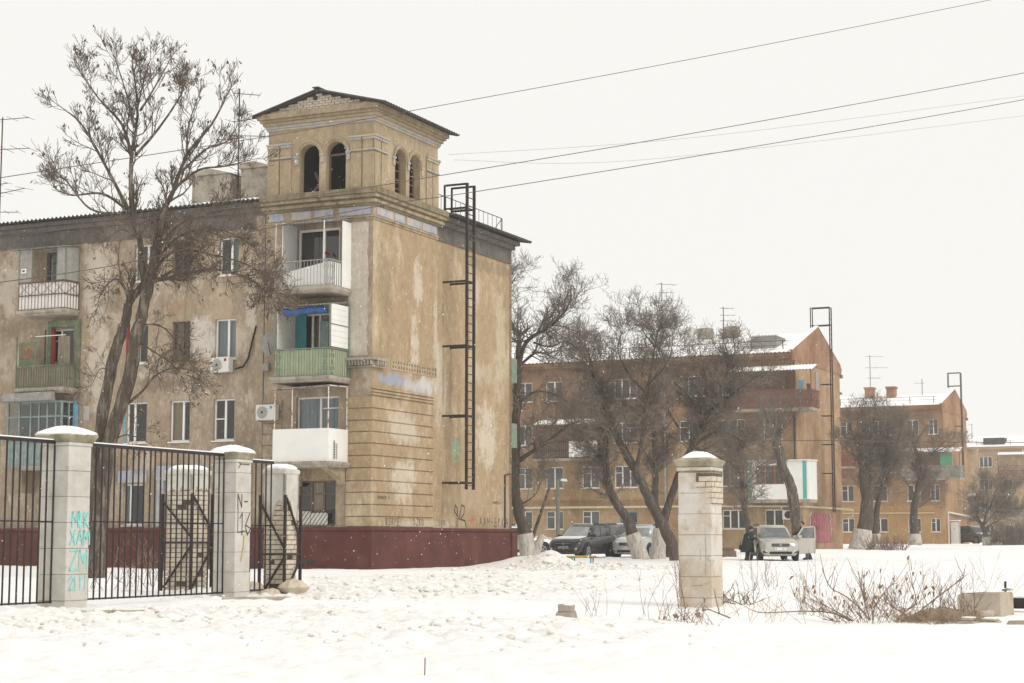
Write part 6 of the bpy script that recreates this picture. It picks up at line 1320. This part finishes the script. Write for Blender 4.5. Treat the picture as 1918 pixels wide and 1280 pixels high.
def suv(label, pos, rz, paintm, screen, group='parked cars', door=False, snow=True, trimlow='trim', Lk=1.0, plate='plate', parts=True, grille_w=.42, hs_=1.0):
    t = thing('parked_car', label, 'car', pos, rz, group)
    def sec(y, zb, w, zs, wt, zt):    # one cross-section, mirrored
        h = [(0, zb), (w * .82, zb), (w * .97, zb + .16), (w, zb + (zs - zb) * .55), (w * .985, zs), (wt, zt), (wt * .5, zt + .02), (0, zt + .03)]
        pts = h + [(-x, z) for x, z in h[-2:0:-1]]
        return [(x, y * Lk, z * hs_) for x, z in pts]
    S = [(-2.27, .34, .62, .60, .48, .72), (-2.22, .26, .78, .70, .62, .82), (-2.05, .22, .87, .80, .70, .92), (-1.6, .22, .905, .90, .76, .985), (-1.0, .22, .91, .97, .80, 1.05), (-.3, .22, .915, 1.0, .80, 1.06), (.6, .22, .915, 1.02, .80, 1.08), (1.5, .22, .91, 1.03, .80, 1.10), (2.0, .24, .89, 1.02, .78, 1.12), (2.22, .3, .83, .98, .72, 1.08), (2.27, .4, .72, .9, .6, 1.0)]
    body = MB().loft([sec(*s) for s in S]).build('body', paintm, t, True)
    def cab(w0, w1, e=0):
        B = [(-.98 - e, .80 + e, 1.03), (-.9, .82 + e, 1.04), (2.05 + e, .80 + e, 1.06)]
        return None
    hz = hs_
    base = [(-.77, -1.05), (.77, -1.05), (.82, -.6), (.82, 1.75), (.74, 2.12), (-.74, 2.12), (-.82, 1.75), (-.82, -.6)]
    mid = [(-.62, -.36), (.62, -.36), (.70, -.1), (.70, 1.55), (.62, 1.88), (-.62, 1.88), (-.70, 1.55), (-.70, -.1)]
    top = [(-.52, -.12), (.52, -.12), (.58, .05), (.58, 1.45), (.5, 1.72), (-.5, 1.72), (-.58, 1.45), (-.58, .05)]
    cabin = MB().loft([[(x, y * Lk, 1.02 * hz) for x, y in base], [(x, y * Lk, 1.55 * hz) for x, y in mid], [(x, y * Lk, 1.66 * hz) for x, y in top]]).build('cabin', paintm, t, True, )
    def at(k, i): x, y = [base[i][j] + (mid[i][j] - base[i][j]) * k for j in (0, 1)]; return Vector((x, y * Lk, (1.02 + .53 * k) * hz))
    def pane(i, j, k0, k1, f0, f1, m, nm, out):
        a, b, c, d = at(k0, i).lerp(at(k0, j), f0), at(k0, i).lerp(at(k0, j), f1), at(k1, i).lerp(at(k1, j), f1), at(k1, i).lerp(at(k1, j), f0)
        o = Vector(out) * .012; MB().hull8([a - o, b - o, b + o, a + o, d - o, c - o, c + o, d + o]).build(nm, M[m], t)
    pane(0, 1, .08, .95, .05, .95, screen, 'windscreen', (0, -.8, .6)); pane(4, 5, .15, .9, .08, .92, 'cglass', 'rear_window', (0, .9, .3))
    for i, j, s in ((2, 3, 1), (6, 7, -1)):
        for f0, f1 in (((.0, .36), (.39, .74), (.77, .98)) if s > 0 else ((.02, .23), (.26, .61), (.64, 1.0))):
            pane(i, j, .12, .92, f0, f1, 'cglass', 'side_window', (s, 0, .2))
    MB().bar((-.3, -.93 * Lk, 1.075 * hz), (.25, -.98 * Lk, 1.06 * hz), .02).build('wiper', M['trim'], t)
    for s in (-1, 1):
        MB().hull8([(s * .86, -.72 * Lk, 1.02), (s * 1.06, -.74 * Lk, 1.04), (s * 1.06, -.62 * Lk, 1.04), (s * .86, -.6 * Lk, 1.02), (s * .88, -.72 * Lk, 1.16), (s * 1.05, -.74 * Lk, 1.18), (s * 1.05, -.64 * Lk, 1.17), (s * .88, -.62 * Lk, 1.16)]).build('wing_mirror', paintm, t, bevel=.02)
        MB().bar((s * .60, .0, 1.69 * hz), (s * .60, 1.5 * Lk, 1.69 * hz), .04).build('roof_rail', M['trim'], t)
        MB().hull8([(s * .46, -2.245 * Lk, .66), (s * .80, -2.13 * Lk, .68), (s * .84, -1.9 * Lk, .76), (s * .5, -2.0 * Lk, .72), (s * .46, -2.22 * Lk, .80), (s * .78, -2.06 * Lk, .87), (s * .80, -1.85 * Lk, .92), (s * .5, -2.0 * Lk, .9)]).build('headlight', M['headlamp'], t, bevel=.02)
        MB().tube([(s * .66, -2.27 * Lk, .46), (s * .66, -2.2 * Lk, .46)], .065, 10).build('fog_light', M['headlamp'], t)
        MB().box(s * .66 - .16, s * .66 + .16, -2.245 * Lk, -2.2 * Lk, .36, .44).build('bumper_vent', M['trim'], t)
        MB().hull8([(s * .74, 2.2 * Lk, .8), (s * .84, 2.14 * Lk, .8), (s * .86, 2.0 * Lk, .85), (s * .74, 2.0 * Lk, .85), (s * .72, 2.2 * Lk, 1.06), (s * .8, 2.15 * Lk, 1.06), (s * .82, 2.02 * Lk, 1.06), (s * .72, 2.0 * Lk, 1.06)]).build('tail_light', M['red'], t, bevel=.02)
        for y in (-1.42, 1.38):
            y *= Lk
            MB().tube([(s * .80, y, .37), (s * .928, y, .37)], .44, 22).build('wheel_arch', M['trim'], t)
            wh = MB().tube([(s * .70, y, .35), (s * .74, y, .35), (s * .93, y, .35), (s * .95, y, .35)], [.31, .35, .35, .31], 22).build('wheel', M['tyre'], t)
            MB().tube([(s * .94, y, .35), (s * .962, y, .35)], .235, 18).build('rim', M['rim'], wh)
            mb = MB()
            for k in range(5): a = k * 2 * math.pi / 5 + .3; mb.tube([(s * .966, y + .13 * math.cos(a), .35 + .13 * math.sin(a)), (s * .968, y + .13 * math.cos(a), .35 + .13 * math.sin(a))], .05, 6)
            mb.build('rim_openings', M['trim'], wh)
        MB().box(s * .90 - .03, s * .90 + .03, -.92 * Lk, .9 * Lk, .24, .36).build('sill_trim', M[trimlow], t, bevel=.02)
        MB().box(s * .918 - .012, s * .918 + .012, .25, .45, .86, .90).build('door_handle', paintm, t)
    MB().box(-grille_w, grille_w, -2.285 * Lk, -2.18 * Lk, .64, .79).build('grille', M['trim'], t, bevel=.02); MB().bar((-grille_w + .02, -2.29 * Lk, .72), (grille_w - .02, -2.29 * Lk, .72), .02).build('grille_bar', M['rim'], t)
    MB().tube([(0, -2.30 * Lk, .72), (0, -2.285 * Lk, .72)], .06, 12).build('badge', M['rim'], t)
    MB().box(-.52, .52, -2.275 * Lk, -2.2 * Lk, .30, .42).build('lower_intake', M['trim'], t)
    pl = MB().box(-.26, .26, -2.30 * Lk, -2.28 * Lk, .48, .60).build('number_plate', M[plate], t)
    strokes('plate_characters', text('V778', -.22, .515, .06, .9) + text('PK', .09, .515, .05, .9), 'trim', .012, pl, lambda u, z, w: (u, -2.305 * Lk + w, z))
    MB().box(-.75, .75, -2.0 * Lk, 2.0 * Lk, .2, .5).build('underbody', M['trim'], t)
    if snow:
        MB().loft([[(x * 1.0, y * Lk, 1.665 * hz) for x, y in top], [(x * .93, y * Lk * .97 + .02, 1.70 * hz) for x, y in top]]).build('roof_snow', M['carsnow'], t, True)
        MB().hull8([(-.72, -2.0 * Lk, .95), (.72, -2.0 * Lk, .95), (.74, -1.12 * Lk, 1.055), (-.74, -1.12 * Lk, 1.055), (-.66, -1.92 * Lk, .985), (.66, -1.92 * Lk, .985), (.68, -1.16 * Lk, 1.085), (-.68, -1.16 * Lk, 1.085)]).build('bonnet_snow', M['carsnow'], t, bevel=.02)
    if door:      # opened front door on the car's left (viewer's right)
        a = R(76); c_, s_ = math.cos(a), math.sin(a); hx, hy = .93, -.86 * Lk
        def D3(u, v, z): return (hx + u * s_ + v * c_, hy + u * c_ - v * s_, z)
        MB().hull8([D3(0, 0, .30), D3(1.02, 0, .34), D3(1.02, .10, .34), D3(0, .10, .30), D3(0, .01, 1.03), D3(1.05, .01, 1.05), D3(1.05, .08, 1.05), D3(0, .08, 1.03)]).build('open_door', paintm, t, bevel=.03)
        fr = MB()
        for p, q in (((0.02, .04, 1.0), (.42, .04, 1.54)), ((.42, .04, 1.54), (1.0, .04, 1.58)), ((1.0, .04, 1.58), (1.03, .04, 1.02))): fr.bar(D3(*p), D3(*q), .06)
        fr.build('door_window_frame', paintm, t); MB().poly([D3(.06, .04, 1.04), D3(1.0, .04, 1.05), D3(.98, .04, 1.55), D3(.44, .04, 1.51)]).build('door_window', M['greyglass'], t)
        MB().hull8([D3(.06, .1, 1.04), D3(.26, .1, 1.04), D3(.26, .26, 1.04), D3(.06, .26, 1.04), D3(.08, .1, 1.18), D3(.25, .1, 1.18), D3(.25, .25, 1.17), D3(.08, .25, 1.17)]).build('wing_mirror', paintm, t, bevel=.02)
        MB().bar(D3(.8, -.01, .9), D3(.98, -.01, .91), .03).build('door_handle', M['trim'], t)
    return t
def cpos(x, y, Y): b = P(x, y, Y); return (b.x, b.y, gz(b.x, b.y) - .02)
M['carsilver'] = paint('silver_beige_paint', (.50, .475, .42)); M['cardark'] = paint('dark_graphite_paint', (.028, .028, .035), .3, .4, (.16, .155, .15)); M['carwhite'] = paint('silver_white_paint', (.62, .62, .62)); M['carblue'] = paint('dark_blue_grey_paint', (.09, .10, .12))
suv('silver-beige four-wheel drive with its front door open, person leaning in', cpos(1446, 1046, 84.2), R(2), M['carsilver'], 'greyglass', door=True, snow=False, hs_=1.0)
suv('dark graphite four-wheel drive dusted with snow behind the low bench', cpos(1092, 1040, 88.5), R(-27), M['cardark'], 'frost', hs_=1.0, plate='grey')
suv('pale silver four-wheel drive behind two limewashed trunks', cpos(1203, 1040, 90.5), R(-24), M['carwhite'], 'frost', trimlow='carwhite')
suv('white car mostly hidden behind the corner tree and house', cpos(962, 1030, 96), R(100), M['carwhite'], 'cglass')
suv('dark car roof showing between the two snow-dusted four-wheel drives', cpos(1172, 1030, 104), R(20), M['carblue'], 'cglass')
suv('small dark car parked beside the brown house far down the street', cpos(1828, 1021, 168), R(20), M['carblue'], 'cglass')
# ------------------------------------------------------------------ people
M['coat'] = mat('dark_green_coat', (.022, .034, .032), .9, .25, 6); M['skin'] = mat('skin', (.46, .28, .21), .6, .1, 8); M['hair'] = mat('dark_hair', (.02, .018, .017), .8, .2, 10); M['trouser'] = mat('dark_trousers', (.025, .027, .033), .9, .2, 8); M['boot'] = mat('black_boots', (.015, .014, .014), .6, .2, 8); M['jean'] = mat('blue_jeans', (.06, .10, .16), .9, .2, 8); M['hat'] = mat('dark_knit_hat', (.035, .04, .055), .95, .2, 14); M['bag'] = mat('black_bag', (.012, .012, .013), .6, .2, 8)
def person(pos, rz, J, label, scale=1.0):
    t = thing('person', label, 'person', pos, rz); t.scale = (scale,) * 3
    names = list(J); E = [('pel', 'spine'), ('spine', 'chest'), ('chest', 'neck'), ('neck', 'head'), ('head', 'crown')]
    for s in 'lr': E += [('chest', 'sh' + s), ('sh' + s, 'el' + s), ('el' + s, 'wr' + s), ('wr' + s, 'ha' + s), ('pel', 'hp' + s), ('hp' + s, 'kn' + s), ('kn' + s, 'an' + s), ('an' + s, 'to' + s)]
    rad = dict(pel=.14, spine=.135, chest=.15, neck=.055, head=.085, crown=.075)
    for s in 'lr': rad.update({'sh' + s: .065, 'el' + s: .047, 'wr' + s: .034, 'ha' + s: .038, 'hp' + s: .095, 'kn' + s: .065, 'an' + s: .045, 'to' + s: .04})
    me = bpy.data.meshes.new('body'); me.from_pydata([J[n_] for n_ in names], [(names.index(a), names.index(b)) for a, b in E], []); me.materials.append(M['skin'])
    o = bpy.data.objects.new('body', me); col.objects.link(o); o.parent = t
    bpy.context.view_layer.objects.active = o
    sk = o.modifiers.new('skin', 'SKIN'); sk.use_smooth_shade = True
    if not me.skin_vertices: 
        with bpy.context.temp_override(object=o, active_object=o): 
            try: bpy.ops.mesh.customdata_skin_add()
            except Exception: pass
    if me.skin_vertices:
        for i, n_ in enumerate(names): v = me.skin_vertices[0].data[i]; v.radius = (rad[n_], rad[n_]); v.use_root = n_ == 'pel'
    ss = o.modifiers.new('sub', 'SUBSURF'); ss.levels = ss.render_levels = 2
    return t
def sleeve(t, pts, rad, nm, m): MB().tube(smooth_path([Vector(p) for p in pts], 4), sum([[a + (b - a) * k / 4 for k in range(4)] for a, b in zip(rad, rad[1:])], []) + [rad[-1]], 10).build(nm, M[m], t, True)
def hand(t, w_, d, m='skin'):
    w_ = Vector(w_); d = Vector(d).normalized(); s = d.cross(Vector((0, 0, 1))).normalized(); u = s.cross(d)
    mb = MB()
    for k in range(4):
        b = w_ + d * .05 + s * (-.03 + .02 * k); ln = (.065, .078, .073, .058)[k]; mb.tube([b - d * .03, b + d * ln * .5 - u * .005, b + d * ln - u * .025], [.011, .0095, .008], 6)
    b = w_ + s * .035; mb.tube([b, b + d * .03 + s * .025, b + d * .06 + s * .03 - u * .01], [.013, .011, .009], 6); mb.build('fingers', M[m], t, True)
def ell(c, r, n=10, k=6): return [[(c[0] + r[0] * math.sin(math.pi * i / k) * math.cos(a) + 1e-4, c[1] + r[1] * math.sin(math.pi * i / k) * math.sin(a), c[2] - r[2] * math.cos(math.pi * i / k)) for a in [2 * math.pi * j / n for j in range(n)]] for i in range(k + 1)]
def face(t, c, d):
    c = Vector(c); d = Vector(d).normalized(); s = d.cross(Vector((0, 0, 1))).normalized(); u = s.cross(d)
    MB().loft(ell(c, (.078, .088, .115))).build('face', M['skin'], t, True)
    MB().hull8([c + d * .08 + s * .012 - u * .03, c + d * .08 - s * .012 - u * .03, c + d * .115 - s * .008 - u * .025, c + d * .115 + s * .008 - u * .025, c + d * .08 + s * .006 + u * .02, c + d * .08 - s * .006 + u * .02, c + d * .09 - s * .004 + u * .02, c + d * .09 + s * .004 + u * .02]).build('nose', M['skin'], t, True)
    for q in (-1, 1):
        MB().loft(ell(c + d * .078 + s * .03 * q + u * .012, (.012, .012, .009), 6, 4)).build('eye', M['hair'], t); MB().loft(ell(c + s * .08 * q, (.014, .02, .032), 6, 4)).build('ear', M['skin'], t)
    MB().bar(c + d * .084 - s * .022 - u * .06, c + d * .084 + s * .022 - u * .06, .008).build('mouth', M['red'], t)
# woman in a long coat, facing the car (local +x is where she faces), slightly stooped
J = dict(pel=(0, 0, .86), spine=(.02, 0, 1.02), chest=(.07, 0, 1.22), neck=(.13, 0, 1.36), head=(.17, 0, 1.45), crown=(.18, 0, 1.56))
for s, k in (('l', 1), ('r', -1)): J.update({'sh' + s: (.08, .16 * k, 1.28), 'el' + s: (.18, .2 * k, 1.06), 'wr' + s: (.40, .12 * k, 1.06), 'ha' + s: (.47, .1 * k, 1.07), 'hp' + s: (0, .09 * k, .82), 'kn' + s: (.03 * k, .1 * k, .46), 'an' + s: (.06 * k - .03, .1 * k, .08), 'to' + s: (.06 * k + .08, .1 * k, .03)})
b = P(1401, 1042, 83.2); wz = gz(b.x, b.y)
wm_ = person((b.x, b.y, wz), R(-8), J, 'stooped person in a long dark green coat and hat beside the open-doored car')
rings = []
for z, cx, rx, ry in ((.40, -.02, .27, .27), (.55, -.02, .26, .26), (.8, 0, .22, .23), (1.02, .02, .19, .21), (1.2, .06, .19, .225), (1.3, .09, .15, .2), (1.37, .12, .09, .10)): rings.append([(cx + 1.25 * rx * math.cos(a), 1.25 * ry * math.sin(a), z + (.012 * math.sin(a * 5) if z < .5 else 0)) for a in [2 * math.pi * j / 16 for j in range(16)]])
MB().loft(rings).build('coat', M['coat'], wm_, True)
for k, s in ((1, 'l'), (-1, 'r')): sleeve(wm_, [J['sh' + s], J['el' + s], J['wr' + s]], [.115, .09, .07], 'sleeve', 'coat'); sleeve(wm_, [J['kn' + s], J['an' + s]], [.08, .06], 'trouser_leg', 'trouser'); MB().loft(ell((J['an' + s][0] + .05, J['an' + s][1], .05), (.14, .06, .06))).build('boot', M['boot'], wm_, True); hand(wm_, J['wr' + s], (1, 0, .05))
face(wm_, (.185, 0, 1.47), (1, 0, -.15)); MB().loft(ell((.165, 0, 1.52), (.115, .105, .10))).build('hat', M['hat'], wm_, True)
t = thing('handbag', 'black handbag hanging at the back of the person in the green coat', 'bag', (b.x - .28, b.y - .1, wz + .5), R(20)); MB().hull8([(-.17, -.06, 0), (.17, -.06, 0), (.17, .06, 0), (-.17, .06, 0), (-.13, -.04, .24), (.13, -.04, .24), (.13, .04, .24), (-.13, .04, .24)]).build('pouch', M['bag'], t, bevel=.02); MB().tube([(-.1, 0, .23), (-.06, 0, .42), (.06, 0, .44), (.1, 0, .23)], .012, 5).build('strap', M['bag'], t)
o = MB().tube([(b.x + .02, b.y - .24, wz), (b.x + .10, b.y - .24, wz + .55)], .012, 6).build('walking_stick', M['white'], None); tag(o, 'thin white walking stick held beside the long green coat', 'stick')
# person leaning into the car behind the open door
J = dict(pel=(0, 0, .90), spine=(-.06, 0, 1.06), chest=(-.20, 0, 1.28), neck=(-.26, 0, 1.42), head=(-.25, 0, 1.50), crown=(-.25, 0, 1.62))
for s, k in (('l', 1), ('r', -1)): J.update({'sh' + s: (-.22, .17 * k, 1.32), 'el' + s: (-.45, .2 * k, 1.16), 'wr' + s: (-.68, .14 * k, 1.10), 'ha' + s: (-.76, .12 * k, 1.09), 'hp' + s: (0, .09 * k, .86), 'kn' + s: (-.02, .10 * k, .48), 'an' + s: (.02 + .1 * k, .1 * k, .08), 'to' + s: (-.08 + .1 * k, .1 * k, .03)})
b = P(1514, 1043, 85.0); mz = gz(b.x, b.y); mp_ = person((b.x, b.y, mz), R(0), J, 'dark-haired person in dark jacket leaning into the car behind the open door', 1.1)
rings = []
for z, cx, rx, ry in ((.82, .0, .16, .19), (.95, -.02, .17, .2), (1.1, -.08, .17, .21), (1.27, -.19, .17, .23), (1.36, -.24, .12, .18), (1.42, -.26, .08, .09)): rings.append([(cx + rx * math.cos(a), ry * math.sin(a), z) for a in [2 * math.pi * j / 16 for j in range(16)]])
MB().loft(rings).build('jacket', M['trouser'], mp_, True)
for s in 'lr': sleeve(mp_, [J['sh' + s], J['el' + s], J['wr' + s]], [.09, .07, .055], 'sleeve', 'trouser'); sleeve(mp_, [J['hp' + s], J['kn' + s], J['an' + s]], [.12, .09, .07], 'trouser_leg', 'trouser' if s == 'l' else 'jean'); MB().loft(ell((J['an' + s][0] - .05, J['an' + s][1], .05), (.14, .06, .06))).build('shoe', M['boot'], mp_, True); hand(mp_, J['wr' + s], (-1, 0, -.05))
face(mp_, (-.27, 0, 1.53), (-.9, -.5, -.2)); MB().loft(ell((-.235, .02, 1.575), (.10, .10, .095))).build('hair', M['hair'], mp_, True)
# ------------------------------------------------------------------ falling snow and haze
rg2 = random.Random(5); mb = MB()
for i in range(9000):
    y = 7 + 75 * rg2.random() ** .7; x = rg2.uniform(-.36, .36) * y; z = rg2.uniform(.3, 1.4 + .36 * y); r = rg2.uniform(.0022, .0055) * (.6 + y / 60)
    n = len(mb.v); mb.v += [(x + r, y, z), (x - r, y, z), (x, y + r, z), (x, y - r, z), (x + r * .3, y, z + r * 1.3), (x - r * .3, y, z - r * 1.3)]
    for q in ((0, 2, 4), (2, 1, 4), (1, 3, 4), (3, 0, 4), (2, 0, 5), (1, 2, 5), (3, 1, 5), (0, 3, 5)): mb.f.append(tuple(n + k for k in q)); mb.m.append(0)
o = mb.build('falling_snow', M['capsnow'], None); o['kind'] = 'stuff'
hz_ = MB().box(-470, 470, -470, 470, -1.6, 24).build('haze', bpy.data.materials.new('haze_air'), None); hz_['kind'] = 'stuff'
hm = hz_.data.materials[0]; hm.use_nodes = True; n = hm.node_tree; n.nodes.clear()
ho = n.nodes.new('ShaderNodeOutputMaterial'); pv = n.nodes.new('ShaderNodeVolumePrincipled'); pv.inputs['Color'].default_value = (.97, .965, .95, 1); pv.inputs['Density'].default_value = .00045
n.links.new(pv.outputs[0], ho.inputs['Volume'])
